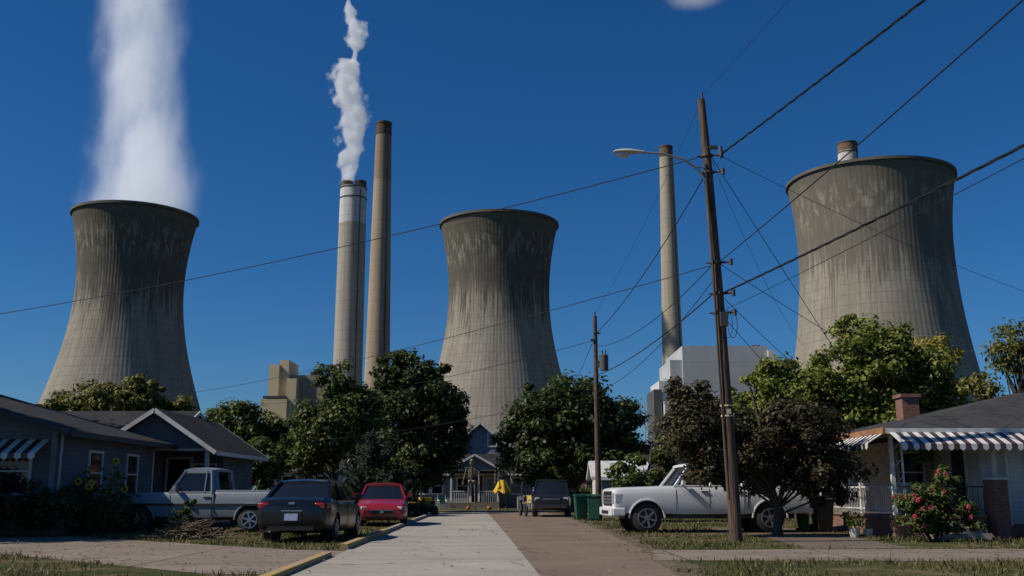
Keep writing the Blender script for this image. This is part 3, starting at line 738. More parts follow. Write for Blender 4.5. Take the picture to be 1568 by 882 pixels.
dstripe = simple('awning_dark_stripe', (.07, .04, .04), (.05, .03, .03), rough=.5)
def awning(parent, a, b, drop, outv, n):
    a, b = Vector(a), Vector(b); o = Vector(outv); W = P(); D = P()
    for i in range(n):
        q = D if i % 2 == 1 else W
        u0 = a.lerp(b, i / n + .0004); u1 = a.lerp(b, (i + 1) / n - .0004); th = Vector((0, 0, .02))
        l0 = u0 + o + Vector((0, 0, -drop)); l1 = u1 + o + Vector((0, 0, -drop))
        q.prism([u0, u1, l1, l0], th)
        mid = (l0 + l1) / 2; dn = Vector((0, 0, -.14)); of = o.normalized() * .015
        q.prism([l0, l1, l1 + dn * .75, mid + dn * 1.15, l0 + dn * .75], of)
    W.done('awning_white_stripes', M['white'], parent); D.done('awning_dark_stripes', dstripe, parent)
awning(e, (10.0, 26.62, 2.72), (14.0, 26.62, 2.72), .34, (0, -.80, 0), 27)
awning(e, (9.86, 26.7, 2.70), (9.86, 33.3, 2.70), .26, (-.42, 0, 0), 36)
p = P()
for i in range(3): p.bb(10.9, 12.2, py0 - .3 * (i + 1) - .05, py0 - .3 * i - .052, 0, .42 - .14 * i)
p.done('front_steps', m_conc, e)
e2 = empty('flower_pots', (9.1, 27.2, 0)); p = P(); p.cyl((0, 0, 0), (0, 0, .26), .11, .15, 14); p.cyl((.4, .1, 0), (.4, .1, .22), .09, .13, 14); p.done('pots', M['white'], e2, True)
C = RNG.normal(size=(400, 3)) * .11 + np.array([0, 0, .42]); V, F = leaf_quads(C, unit(400), .04); np_mesh('leaves', V, F, fo_lite, e2)
p = P()
for i in range(10): p.ball((random.gauss(0, .12), random.gauss(0, .1), random.uniform(.35, .6)), .022, 1)
p.done('blooms', rose, e2)

e = empty('clapboard_house')
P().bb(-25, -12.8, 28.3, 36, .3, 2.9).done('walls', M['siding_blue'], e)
P().bb(-25.04, -12.76, 28.26, 36.04, -.05, .3).done('foundation', M['brick_red'], e)
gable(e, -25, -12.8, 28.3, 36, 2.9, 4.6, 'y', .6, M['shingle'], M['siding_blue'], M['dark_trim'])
pf, pg = P(), P()
for x in (-14.0, -18, -22): window(pf, pg, (x, 28.3, 1.75), 1.0, 1.2, 'y', -1)
window(pf, pg, (-12.8, 31, 1.75), .9, 1.2, 'x', 1); window(pf, pg, (-12.8, 34, 1.75), .9, 1.2, 'x', 1)
pf.done('window_frames', M['white'], e); pg.done('window_glass', M['glass'], e)
awning(e, (-15.4, 28.27, 2.62), (-13.0, 28.27, 2.62), .42, (0, -.8, 0), 13)
p = P()
for x in (-12.85, -24.95): p.box((x, 28.28, 1.6), (.14, .1, 2.6))
p.done('corner_boards', M['siding_grey'], e)
p = P(); p.cyl((-12.7, 28.4, .2), (-12.7, 28.4, 2.9), .045, seg=8); p.done('downpipe', M['steel'], e)

e = empty('cottage_house')
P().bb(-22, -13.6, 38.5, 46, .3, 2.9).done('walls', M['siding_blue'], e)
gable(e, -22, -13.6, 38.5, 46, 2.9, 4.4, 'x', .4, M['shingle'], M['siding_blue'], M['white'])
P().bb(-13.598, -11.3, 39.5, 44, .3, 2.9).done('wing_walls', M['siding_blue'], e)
gable(e, -14.9, -11.0, 36.6, 43.6, 2.75, 4.05, 'y', .35, M['shingle'], M['siding_blue'], M['white'], 'porch_roof')
p = P()
for x in (-14.8, -13.1, -11.1): p.box((x, 36.75, 1.6), (.13, .13, 2.2))
p.box((-12.95, 36.75, 2.72), (3.8, .14, .16)); p.done('porch_posts', M['white'], e)
P().bb(-14.9, -11.0, 36.6, 39.45, 0, .45).done('porch_base', m_drive, e)
p = P(); p.beam((-14.8, 36.72, 1.2), (-13.1, 36.72, 1.2), .05)
for i in range(13): p.beam((-14.7 + i * .13, 36.72, .45), (-14.7 + i * .13, 36.72, 1.2), .025)
p.done('porch_railing', M['white'], e)
pf, pg = P(), P()
window(pf, pg, (-15.8, 38.5, 1.7), 1.1, 1.1, 'y', -1); window(pf, pg, (-18.6, 38.5, 1.7), 1.1, 1.1, 'y', -1); window(pf, pg, (-12.0, 39.5, 1.7), .8, 1.0, 'y', -1)
window(pf, pg, (-13.0, 39.5, 1.45), .85, 1.95, 'y', -1, .09, False)
pf.done('window_frames', M['white'], e); pg.done('window_glass', M['glass'], e)
P().bb(-22.04, -11.26, 38.7, 45, -.05, .302).done('foundation', M['brick_red'], e)

e = empty('two_storey_house')
P().bb(-4.3, -.7, 79, 86, 0, 4.9).done('walls', M['siding_grey'], e)
gable(e, -4.3, -.7, 79, 86, 4.9, 6.45, 'y', .3, M['shingle'], M['siding_grey'], M['white'])
P().bb(-7.6, 1.4, 76, 79.0 - .01, 0, 2.6).done('front_wing_walls', M['siding_grey'], e)
gable(e, -7.6, 1.4, 76, 80.5, 2.6, 3.9, 'x', .35, M['shingle'], M['siding_grey'], M['white'], 'front_roof')
gable(e, -4.5, -.9, 73.2, 77.5, 2.75, 3.75, 'y', .3, M['shingle'], M['siding_grey'], M['white'], 'porch_roof')
p = P()
for x in (-4.4, -3.0, -2.4, -1.0): p.box((x, 73.35, 1.6), (.14, .14, 2.3))
p.box((-2.7, 73.35, 2.72), (3.7, .14, .16))
for x0, x1 in ((-4.4, -3.0), (-2.4, -1.0)):
    p.beam((x0, 73.33, 1.2), (x1, 73.33, 1.2), .06)
    for i in range(9): p.beam((x0 + .08 + i * .155, 73.33, .4), (x0 + .08 + i * .155, 73.33, 1.2), .035)
p.done('porch_posts', M['white'], e)
P().bb(-4.5, -.9, 73.2, 76, 0, .4).done('porch_base', m_drive, e)
pf, pg = P(), P()
window(pf, pg, (-1.55, 79, 5.15), .6, .9, 'y', -1, .1)
for x in (-6.6, -5.6, -3.7, -1.5, .3): window(pf, pg, (x, 76, 1.6), .75, 1.1, 'y', -1, .1)
window(pf, pg, (-2.6, 76, 1.35), .85, 1.95, 'y', -1, .1, False)
pf.done('window_frames', M['white'], e); pg.done('window_glass', M['glass'], e)

e = empty('garden_shed')
P().bb(4.2, 6.6, 50, 53, 0, 1.9).done('walls', M['siding_white'], e)
gable(e, 4.2, 6.6, 50, 53, 1.9, 2.6, 'x', .25, simple('white_metal_roof', (.6, .6, .6), rough=.4), M['siding_white'], M['white'])
pf, pg = P(), P(); window(pf, pg, (5.9, 50, 1.2), .5, .5, 'y', -1); window(pf, pg, (4.8, 50, .95), .7, 1.8, 'y', -1, .06, False); pf.done('frames', M['white'], e); pg.done('door', M['siding_grey'], e)
e = empty('neighbour_house')
P().bb(-15.5, -10.6, 62, 68, 0, 2.6).done('walls', M['siding_white'], e)
gable(e, -15.5, -10.6, 62, 68, 2.6, 3.6, 'x', .35, M['shingle'], M['siding_white'], M['white'])
pf, pg = P(), P(); window(pf, pg, (-11.6, 62, 1.6), .8, 1, 'y', -1); window(pf, pg, (-13.6, 62, 1.6), .8, 1, 'y', -1); pf.done('frames', M['white'], e); pg.done('glass', M['glass'], e)
e = empty('brick_house')
P().bb(4.5, 13, 70, 78, 0, 2.8).done('walls', M['brick_red'], e)
gable(e, 4.5, 13, 70, 78, 2.8, 4.4, 'x', .4, M['shingle'], M['brick_red'], M['white'])
pf, pg = P(), P()
for x in (5.6, 7.6, 10): window(pf, pg, (x, 70, 1.6), .9, 1, 'y', -1)
pf.done('frames', M['white'], e); pg.done('glass', M['glass'], e)

p = P()
for r_ in range(4):
    for i in range(6): p.box((-14.0 + i * .42 + (.2 if r_ % 2 else 0), 31.6, .1 + r_ * .2), (.41, .2, .19))
p.done('block_wall', simple('pale_block', (.40, .39, .37), (.26, .25, .23), 4, .9), bevel=.01)

# ------------------------------------------------------------------ vehicles
PROF = [(0, 0), (.80, 0), (.93, .05), (.975, .22), (1., .48), (.99, .70), (.955, .88), (.88, .975), (.70, 1.0), (0, 1.02)]
PROF_TRUCK = [(0, 0), (.86, 0), (.96, .05), (.985, .22), (1., .48), (.995, .70), (.98, .90), (.945, .985), (.80, 1.0), (0, 1.015)]
def vehicle(name, loc, rz, st, axles, wr, W, paintm, gh, wheelm='alloy', tyre_w=.23, pillars=(), doors=(), arch=.06, lip=None, frame=.04, prof=PROF, curve=.13):
    e = empty(name, loc, rz)
    xs = np.unique(np.concatenate([np.linspace(st[0][0], st[-1][0], 36), [s[0] for s in st]]))
    S_ = np.array(st, float)
    zb = np.interp(xs, S_[:, 0], S_[:, 1]); zt = np.interp(xs, S_[:, 0], S_[:, 2]); ww = np.interp(xs, S_[:, 0], S_[:, 3])
    ring = prof + [(-a, b) for a, b in prof[-2:0:-1]]
    bm = bmesh.new(); rows = []
    for x, a, b, w_ in zip(xs, zb, zt, ww): rows.append([bm.verts.new((x, yf * w_, a + t_ * (b - a))) for yf, t_ in ring])
    n = len(ring)
    for r0, r1 in zip(rows[:-1], rows[1:]):
        for k in range(n): bm.faces.new((r0[k], r0[(k + 1) % n], r1[(k + 1) % n], r1[k]))
    bm.faces.new(rows[0]); bm.faces.new(rows[-1][::-1])
    bmesh.ops.recalc_face_normals(bm, faces=bm.faces)
    me = bpy.data.meshes.new('body'); bm.to_mesh(me); bm.free()
    o = link(bpy.data.objects.new('body', me))
    for ax in axles:
        for s_ in (-1, 1):
            c = P().cyl((ax, s_ * (W / 2 - .34), wr), (ax, s_ * (W / 2 + .2), wr), wr + arch, wr + arch, 28).done('cut', paintm)
            m_ = o.modifiers.new('c', 'BOOLEAN'); m_.operation = 'DIFFERENCE'; m_.solver = 'EXACT'; m_.object = c
            dg = bpy.context.evaluated_depsgraph_get(); nm = bpy.data.meshes.new_from_object(o.evaluated_get(dg))
            o.modifiers.clear(); o.data = nm; bpy.data.objects.remove(c)
    o.data.name = 'body'; o.data.materials.clear(); o.data.materials.append(paintm)
    for pl in o.data.polygons: pl.material_index = 0
    o.data.shade_smooth()
    try: o.data.set_sharp_from_angle(angle=math.radians(28))
    except Exception: pass
    o.parent = e
    ty, rim, hub = P(), P(), P()
    for ax in axles:
        for s_ in (-1, 1):
            yo = s_ * (W / 2 - .03); yi = s_ * (W / 2 - .03 - tyre_w)
            ty.cyl((ax, yi, wr), (ax, yo - s_ * .02, wr), wr, wr, 28); ty.cyl((ax, yo - s_ * .02, wr), (ax, yo, wr), wr, wr * .93, 28)
            R = wr * .62
            hub.cyl((ax, yo - s_ * .01, wr), (ax, yo + s_ * .002, wr), R, R, 24)
            for k in range(24):
                a0, a1 = k * math.pi / 12, (k + 1) * math.pi / 12
                rim.beam((ax + R * math.cos(a0), yo + s_ * .01, wr + R * math.sin(a0)), (ax + R * math.cos(a1), yo + s_ * .01, wr + R * math.sin(a1)), .03, .03)
            for k in range(6):
                a0 = k * math.pi / 3 + .3; rim.beam((ax, yo + s_ * .006, wr), (ax + R * math.cos(a0), yo + s_ * .012, wr + R * math.sin(a0)), .03, .055)
            rim.cyl((ax, yo, wr), (ax, yo + s_ * .03, wr), .07, .06, 12)
            hub.cyl((ax, s_ * (W / 2 - .335), wr), (ax, s_ * (W / 2 - .325), wr), wr + arch - .004, wr + arch - .004, 24)
    ty.done('tyres', M['rubber'], e, True); rim.done('wheel_rims', M[wheelm], e); hub.done('wheel_backs', M['black'], e)
    bf, tf, tr, br, zb_, zt_, wb, wt = gh
    g = P(); cv = curve
    B0 = [(bf, wb), (bf + cv * .75, wb * .55), (bf + cv, 0), (bf + cv * .75, -wb * .55), (bf, -wb), (br, -wb), (br - .08, -wb * .5), (br - .08, wb * .5), (br, wb)]
    T0 = [(tf, wt), (tf + .06, wt * .55), (tf + .08, 0), (tf + .06, -wt * .55), (tf, -wt), (tr, -wt), (tr - .04, -wt * .5), (tr - .04, wt * .5), (tr, wt)]
    lo = [g.bm.verts.new((x, y, zb_ - .03)) for x, y in B0]; hi = [g.bm.verts.new((x, y, zt_)) for x, y in T0]
    for k in range(9): g.bm.faces.new((lo[k], lo[(k + 1) % 9], hi[(k + 1) % 9], hi[k]))
    g.bm.faces.new(hi); g.bm.faces.new(lo[::-1]); g.done('windows', M['glass'], e)
    r_ = P(); n_ = 10; rows = []
    for i in range(n_ + 1):
        f = i / n_; x = tf + .1 + (tr - .05 - tf - .1) * f; cz = .055 * math.sin(math.pi * min(max(f, .0), 1)) ** .6
        rows.append([r_.bm.verts.new((x, yf * (wt + .025), zt_ - .03 + dz * 1. + (cz if dz > 0 else 0))) for yf, dz in ((-1, 0), (-1, .04), (-.75, .065), (0, .08), (.75, .065), (1, .04), (1, 0))])
    for a, b in zip(rows[:-1], rows[1:]):
        for k in range(7): r_.bm.faces.new((a[k], a[(k + 1) % 7], b[(k + 1) % 7], b[k]))
    r_.bm.faces.new(rows[0]); r_.bm.faces.new(rows[-1][::-1]); r_.done('roof_panel', paintm, e, True)
    pp = P(); ps = P()
    for s_ in (-1, 1):
        pp.beam((bf + .02, s_ * (wb + .0), zb_ - .04), (tf + .02, s_ * (wt + .005), zt_ + .01), .06, .07)
        pp.beam((br - .0, s_ * (wb - .0), zb_ - .04), (tr, s_ * (wt + .0), zt_ + .01), .08, .13)
        kx = lambda f: (wb + (wt - wb) * f)
        pp.beam((tf, s_ * (kx(.93) + .012), zt_ - frame), (tr, s_ * (kx(.93) + .012), zt_ - frame), .03, frame * 2)
        for fx, wd in pillars:
            xb = br + (bf - br) * fx; xt = tr + (tf - tr) * fx
            pp.beam((xb, s_ * (wb + .004), zb_ - .04), (xt, s_ * (wt + .006), zt_), .03, wd)
        pp.beam((bf, s_ * (wb + .01), zb_ - .01), (br, s_ * (wb + .01), zb_ - .01), .04, .05)
        pp.box((bf - .22, s_ * (wb + .17), zb_ + .10), (.10, .18, .14)); pp.beam((bf - .2, s_ * wb, zb_ + .03), (bf - .22, s_ * (wb + .14), zb_ + .06), .04)
        def surf(x, t_):
            a = np.interp(x, xs, zb); b = np.interp(x, xs, zt); w_ = np.interp(x, xs, ww); yf = np.interp(t_, [q[1] for q in prof[1:-1]], [q[0] for q in prof[1:-1]])
            return Vector((x, s_ * (w_ * yf - .001), a + t_ * (b - a)))
        for dx in doors:
            pts = [surf(dx, t_) for t_ in (.06, .22, .48, .7, .88, .96)]
            for a, b in zip(pts[:-1], pts[1:]): ps.beam(a, b, .008, .016)
        for i, dx in enumerate(doors[:-1]):
            h = surf(dx + .14, .80); h.y += s_ * .015; ps.box(h, (.2, .03, .035))
        if lip:
            for ax in axles:
                for k in range(14):
                    a0, a1 = k * math.pi / 14, (k + 1) * math.pi / 14; R = wr + arch + .02
                    f0, f1 = (surf(ax + R * math.cos(q), min(.9, max(.06, (wr + R * math.sin(q) - np.interp(ax, xs, zb)) / (np.interp(ax, xs, zt) - np.interp(ax, xs, zb))))) for q in (a0, a1))
                    pp.beam((ax + R * math.cos(a0), f0.y, wr + R * math.sin(a0)), (ax + R * math.cos(a1), f1.y, wr + R * math.sin(a1)), .05, .05)
    pp.done('pillars_and_mirrors', paintm, e, False, .008); ps.done('door_seams', M['black'], e)
    return e

pb = paint('black_car_paint', (.005, .006, .009), .22, dirt=(.025, .025, .023), amt=.6, coat=.15)
sed = [(-2.40, .42, .88, .72), (-2.34, .30, 1.00, .83), (-2.1, .24, 1.06, .88), (-1.6, .20, 1.05, .90), (-.9, .19, .98, .905), (.9, .19, .95, .905), (1.15, .19, .94, .90), (1.7, .20, .88, .89), (2.15, .22, .78, .84), (2.33, .26, .68, .76), (2.40, .34, .58, .64)]
gh_s = (1.18, .35, -1.15, -1.95, .96, 1.41, .80, .60)
e = vehicle('parked_car', (-5.15, 26.6, .0), math.radians(88), sed, (-1.38, 1.42), .32, 1.80, pb, gh_s, pillars=((.45, .09), (.80, .03)), doors=(-1.25, -.1, 1.05))
p = P()
for s_ in (-1, 1): p.box((-2.33, s_ * .66, .86), (.13, .24, .15)); p.box((-2.20, s_ * .80, .86), (.16, .10, .14))
p.done('tail_lights', M['red_lens'], e, True, .03)
P().box((-2.425, 0, .60), (.012, .32, .16)).done('licence_plate', M['plate'], e)
P().box((-2.415, 0, .60), (.012, .46, .22)).box((-2.39, 0, .34), (.08, 1.1, .10)).done('bumper_insert', M['black'], e)
P().box((-2.40, 0, .92), (.02, .14, .05)).box((-2.40, .0, .745), (.02, .5, .025)).cyl((-2.42, .5, .28), (-2.30, .5, .28), .035).done('badge_and_exhaust', M['chrome'], e)
P().box((-2.395, 0, .70), (.02, 1.56, .012)).done('bumper_seam', M['black'], e)
prd = paint('red_car_paint', (.26, .008, .016), .22, amt=.6)
e = vehicle('parked_car', (-4.75, 37.6, 0), math.radians(-84), sed, (-1.38, 1.42), .32, 1.80, prd, gh_s, pillars=((.45, .09),), doors=(-1.25, -.1, 1.05))
p = P()
for s_ in (-1, 1): p.box((2.27, s_ * .60, .63), (.18, .26, .11), rz=-s_ * .35)
p.done('headlights', M['lamp_lens'], e, True, .03)
P().box((2.385, 0, .50), (.06, .8, .11)).box((2.34, 0, .33), (.10, 1.2, .12)).done('grille', M['black'], e, False, .02)
P().box((2.42, 0, .56), (.02, .8, .018)).box((2.42, 0, .50), (.03, .12, .07)).done('grille_bar', M['chrome'], e)

def pickup(name, loc, rz, pm_, L, W, zh, zbelt, zroof, wr, fa, ra, cab0, cab1, slope_f, zb0, hh, wheelm, doors, pillars, old=False):
    f = L / 2; w_ = W / 2
    st = [(-f, zb0 + .12, hh, w_ * .95), (-f + .04, zb0, hh, w_ * .985), (cab1 - .02, zb0 - .03, hh, w_ * .985), (cab1, zb0 - .05, zbelt, w_ * .985), (cab0 - .05, zb0 - .05, zbelt, w_ * .985), (cab0 + .12, zb0 - .03, zbelt - .01, w_ * .985),
          (f - .20, zb0, zh, w_ * .98), (f - .07, zb0 + .03, zh - .02, w_ * .975), (f - .02, zb0 + .06, zh - .05, w_ * .965), (f, zb0 + .10, zh - .09, w_ * .95)]
    e = vehicle(name, loc, rz, st, (ra, fa), wr, W, pm_, (cab0, cab0 - slope_f, cab1 + .14, cab1 + .05, zbelt, zroof - .07, w_ * .92, w_ * .80), wheelm, .26, pillars, doors, .08, True, .045, PROF_TRUCK, .08)
    q = P()
    for s_ in (-1, 1): q.box((cab1 - .02, s_ * (w_ * .985 - .008), (zb0 + hh) / 2 + .04), (.025, .03, hh - zb0 - .18))
    q.done('cab_bed_gap', M['black'], e)
    p = P(); p.bb(-f + .03, cab1 - .05, -w_ * .93, -w_ * .86, hh - .01, hh + .035); p.bb(-f + .03, cab1 - .05, w_ * .86, w_ * .93, hh - .01, hh + .035); p.bb(-f + .0, -f + .07, -w_ * .86, w_ * .86, hh - .012, hh + .03)
    p.done('bed_rails', pm_ if old else M['black'], e, False, .008)
    P().bb(-f + .08, cab1 - .05, -w_ * .855, w_ * .855, hh - .02, hh + .026).done('bed_liner', M['black'], e)
    p = P()
    p.bb(-f - .12, -f + .04, -w_ * .9, w_ * .9, zb0 - .02, zb0 + .16); p.bb(f - .12, f + .10, -w_ * .97, w_ * .97, zb0 - .07, zb0 + .17)
    for s_ in (-1, 1): p.box((f - .14, s_ * w_ * .955, zb0 + .05), (.38, .07, .22))
    p.done('bumpers', M['chrome'] if old else pm_, e, False, .03)
    p = P(); p.bb(f - .05, f + .02, -w_ * .64, w_ * .64, zb0 + .22, zh - .10); p.bb(f + .0, f + .105, -w_ * .55, w_ * .55, zb0 - .02, zb0 + .08); p.done('grille', M['black'], e)
    p = P()
    for k in range(3): p.bb(f + .0, f + .04, -w_ * .62, w_ * .62, zb0 + .28 + k * (zh - zb0 - .46) / 3, zb0 + .34 + k * (zh - zb0 - .46) / 3)
    p.done('grille_bars', M['chrome'] if old else M['alloy'], e)
    p = P()
    for s_ in (-1, 1): p.box((f - .04, s_ * w_ * .82, zh - .30), (.14, w_ * .26, .30)); p.box((f - .14, s_ * (w_ * .955), zh - .30), (.22, .05, .26))
    p.done('headlights', M['lamp_lens'], e, False, .02)
    p = P()
    for s_ in (-1, 1): p.box((-f + .0, s_ * w_ * .88, hh - .25), (.06, .16, .34))
    p.done('tail_lights', M['red_lens'], e, False, .01)
    p = P()
    for s_ in (-1, 1): p.bb(ra + wr + .2, fa - wr - .2, s_ * w_ * .95 - .05, s_ * w_ * .95 + .05, zb0 - .14, zb0 - .08)
    p.bb(-f + .3, f - .4, -.45, .45, zb0 - .16, zb0 + .05); p.cyl((ra, -w_ + .2, wr), (ra, w_ - .2, wr), .06); p.cyl((fa, -w_ + .2, wr), (fa, w_ - .2, wr), .05)
    p.done('side_steps_and_chassis', M['black'], e)
    return e
pw = paint('white_truck_paint', (.74, .75, .77), .3, amt=.4)
e = pickup('pickup_truck', (5.84, 31.0, 0), math.radians(180 + 5), pw, 5.9, 2.02, 1.30, 1.36, 2.02, .43, 1.98, -1.72, 1.12, -1.05, .50, .56, 1.40, 'alloy', (-.95, .10, 1.10), ((.49, .14), (.05, .12)))
ps_ = paint('silver_truck_paint', (.21, .235, .26), .4, amt=.6)
e = pickup('pickup_truck', (-9.35, 31.2, 0), math.radians(180 - 4), ps_, 5.4, 1.98, 1.15, 1.18, 1.88, .37, 1.70, -1.68, .80, -.55, .45, .45, 1.20, 'chrome', (-.50, .76), ((.18, .08),), True)
P().bb(-2.6, 2.55, -1.003, -.985, .78, .84).bb(-2.6, 2.55, .985, 1.003, .78, .84).done('side_moulding', M['black'], e)

pk = paint('dark_suv_paint', (.010, .011, .014), .25, dirt=(.04, .04, .035), amt=.7, coat=.2)
suv = [(-2.35, .45, 1.05, .82), (-2.28, .35, 1.12, .90), (-1.5, .30, 1.14, .94), (1.0, .30, 1.12, .94), (1.35, .30, 1.10, .93), (2.1, .33, 1.02, .90), (2.3, .40, .94, .85), (2.36, .48, .84, .78)]
e = vehicle('parked_suv', (1.95, 50.5, 0), math.radians(-92), suv, (-1.4, 1.45), .37, 1.88, pk, (1.25, .65, -2.0, -2.25, 1.12, 1.70, .86, .70), pillars=((.35, .08), (.68, .08)), doors=(-1.2, 0, 1.1))
p = P()
for s_ in (-1, 1): p.box((2.27, s_ * .68, .84), (.16, .24, .15))
p.done('headlights', M['lamp_lens'], e, False, .02)
P().box((2.35, 0, .80), (.06, .85, .18)).box((2.34, 0, .50), (.1, 1.4, .14)).done('grille', M['dark_trim'], e)
P().box((2.385, 0, .84), (.02, .8, .03)).done('grille_bar', M['chrome'], e)

def mower(loc, rz, s=1.):
    e = empty('riding_mower', loc, rz, s); q = P()
    for x, r in ((-.45, .26), (.55, .19)):
        for s_ in (-1, 1): q.cyl((x, s_ * .32, r), (x, s_ * .52, r), r, r, 18)
    q.done('wheels', M['rubber'], e, True)
    P().box((.55, 0, .58), (.62, .42, .32)).box((-.45, 0, .50), (.5, .8, .1)).done('hood', M['yellow'], e, False, .06)
    P().box((-.40, 0, .68), (.38, .42, .10)).box((-.60, 0, .90), (.10, .42, .38)).box((0, 0, .33), (1.3, .5, .14)).box((.05, 0, .2), (.7, 1.0, .12)).done('seat_and_deck', M['black'], e, False, .03)
    q = P(); q.cyl((.22, 0, .6), (.02, 0, .98), .02)
    for k in range(12):
        a0, a1 = k * math.pi / 6, (k + 1) * math.pi / 6
        q.cyl((.02 + .06 * math.cos(a0), .16 * math.sin(a0), .98 + .05 * math.cos(a0)), (.02 + .06 * math.cos(a1), .16 * math.sin(a1), .98 + .05 * math.cos(a1)), .015)
    q.done('steering_wheel', M['black'], e)
    q = P()
    for s_ in (-1, 1): q.beam((-.65, s_ * .35, .4), (-.65, s_ * .35, 1.4), .05)
    q.beam((-.65, -.35, 1.4), (-.65, .35, 1.4), .05); q.done('roll_bar', M['black'], e)
mower((-4.75, 52.5, .0), math.radians(-60), 1.2)
def trailer(loc, rz):
    e = empty('utility_trailer', loc, rz); q = P()
    q.bb(-1.2, 1.2, -.75, .75, .5, .56)
    for s_ in (-1, 1):
        q.bb(-1.2, 1.2, s_ * .75 - .02, s_ * .75 + .02, .56, .76)
        for x in (-1.2, 0, 1.2): q.beam((x, s_ * .75, .5), (x, s_ * .75, .9), .04)
        q.beam((1.2, s_ * .7, .5), (2.1, 0, .5), .05)
    q.bb(-1.22, -1.18, -.75, .75, .56, .8); q.done('frame', M['dark_trim'], e)
    q = P()
    for s_ in (-1, 1): q.cyl((0, s_ * .8, .3), (0, s_ * 1.0, .3), .3, .3, 18)
    q.done('wheels', M['rubber'], e, True)
trailer((-5.6, 55.2, 0), math.radians(95))
def motorbike(loc, rz):
    e = empty('motorcycle', loc, rz); q = P()
    for x in (-.7, .7):
        for k in range(20):
            a0, a1 = k * math.pi / 10, (k + 1) * math.pi / 10
            q.cyl((x + .27 * math.cos(a0), 0, .32 + .27 * math.sin(a0)), (x + .27 * math.cos(a1), 0, .32 + .27 * math.sin(a1)), .055)
    q.done('wheels', M['rubber'], e)
    q = P(); q.cyl((.7, .07, .32), (.45, .07, .95), .025); q.cyl((.7, -.07, .32), (.45, -.07, .95), .025); q.cyl((.4, -.36, 1.02), (.4, .36, 1.02), .018); q.cyl((-.7, .1, .32), (.1, .1, .35), .03); q.cyl((-.8, -.14, .3), (.1, -.14, .3), .045); q.done('forks_and_bars', M['chrome'], e)
    P().ball((.12, 0, .80), (.28, .15, .14)).box((.0, 0, .45), (.45, .28, .32)).box((-.38, 0, .74), (.5, .24, .09)).ball((-.7, 0, .58), (.3, .09, .14)).ball((.52, 0, .92), .09).done('tank_seat_engine', M['dark_trim'], e, True)
motorbike((.55, 50.0, 0), math.radians(-80))
def chair(loc, rz, m_):
    e = empty('lawn_chair', loc, rz); q = P()
    for dx in (-.26, .26):
        q.beam((dx, -.22, 0), (dx, -.22, .6), .03); q.beam((dx, .24, 0), (dx, .24, .42), .03); q.beam((dx, -.24, .6), (dx, .3, .62), .05); q.beam((dx, .2, .4), (dx, .36, .95), .03)
    q.done('frame', M['white'], e); q = P(); q.box((0, 0, .42), (.5, .48, .03)); q.beam((0, .24, .45), (0, .36, .93), .48, .03); q.done('seat', m_, e)
chair((-4.6, 67.5, 0), .3, M['green_bin']); chair((.9, 68.2, 0), -.4, M['yellow']); chair((1.8, 67.4, 0), .1, M['white'])
e = empty('picket_fence', (0, 71.6, 0)); q = P()
for i in range(22): q.box((.4 + i * .16, 0, .42), (.09, .02, .84))
q.box((2.1, .03, .25), (3.5, .03, .07)); q.box((2.1, .03, .65), (3.5, .03, .07)); q.done('pickets', M['white'], e)
e = empty('garden_barrel', (-5.4, 68, 0)); P().cyl((0, 0, 0), (0, 0, .4), .22, .27, 16).cyl((0, 0, .4), (0, 0, .8), .27, .22, 16).done('staves', M['pole'], e, True); P().cyl((0, 0, .2), (0, 0, .24), .26, .26, 16).cyl((0, 0, .58), (0, 0, .62), .262, .262, 16).done('hoops', M['steel'], e)

def bin_(loc, rz, m_=None, s=1.):
    e = empty('wheelie_bin', loc, rz, s); q = P()
    lo = [(-.22, -.20), (.22, -.20), (.22, .22), (-.22, .22)]; hi = [(-.29, -.28), (.29, -.28), (.29, .30), (-.29, .30)]
    a = [q.bm.verts.new((x, y, .04)) for x, y in lo]; b = [q.bm.verts.new((x, y, .98)) for x, y in hi]
    for k in range(4): q.bm.faces.new((a[k], a[(k + 1) % 4], b[(k + 1) % 4], b[k]))
    q.bm.faces.new(a); q.bm.faces.new(b); q.done('body', m_ or M['green_bin'], e, False, .03)
    P().box((0, 0, 1.02), (.64, .64, .06)).box((0, .05, 1.06), (.52, .46, .04)).box((0, .36, .96), (.5, .06, .05)).done('lid', m_ or M['green_bin'], e, False, .02)
    q = P()
    for s_ in (-1, 1): q.cyl((s_ * .22, .26, .12), (s_ * .29, .26, .12), .12, .12, 16)
    q.done('wheels', M['rubber'], e)
bin_((2.98, 44.0, 0), .1); bin_((3.45, 42.6, 0), -.15)
bin_((9.3, 30.6, 0), .1, M['black']); bin_((8.8, 30.9, 0), .3, M['green_bin'], .5)

# ------------------------------------------------------------------ poles, lamp, wires
e = empty('utility_pole')
P().tube([(5.41, 24.7, -.3), (5.33, 24.7, 2.5), (5.22, 24.7, 6), (5.08, 24.7, 9.5), (4.98, 24.7, 11.3)], .165, .10, 14).done('pole', M['pole'], e, True)
p = P(); 
for z, x in ((9.75, 5.07), (9.3, 5.09), (6.9, 5.19), (6.1, 5.22), (5.6, 5.23)):
    p.cyl((x + .1, 24.68, z), (x + .36, 24.6, z), .03, .03, 8); p.cyl((x + .36, 24.6, z - .08), (x + .36, 24.6, z + .08), .05, .05, 12); p.cyl((x - .25, 24.72, z), (x, 24.7, z), .02, .02, 8)
    p.cyl((x, 24.7, z - .03), (x, 24.7, z + .03), .155, .155, 14)
p.box((5.28, 24.45, 5.4), (.18, .14, .35)); p.box((5.20, 24.46, 9.9), (.2, .1, .08)); p.cyl((5.02, 24.7, 11.3), (5.0, 24.7, 11.5), .03)
p.cyl((5.43, 24.66, 9.75), (5.43, 24.66, 10.0), .07, .04, 10)
p.done('hardware', simple('dark_hardware', (.05, .05, .05), rough=.6), e)
p = P()
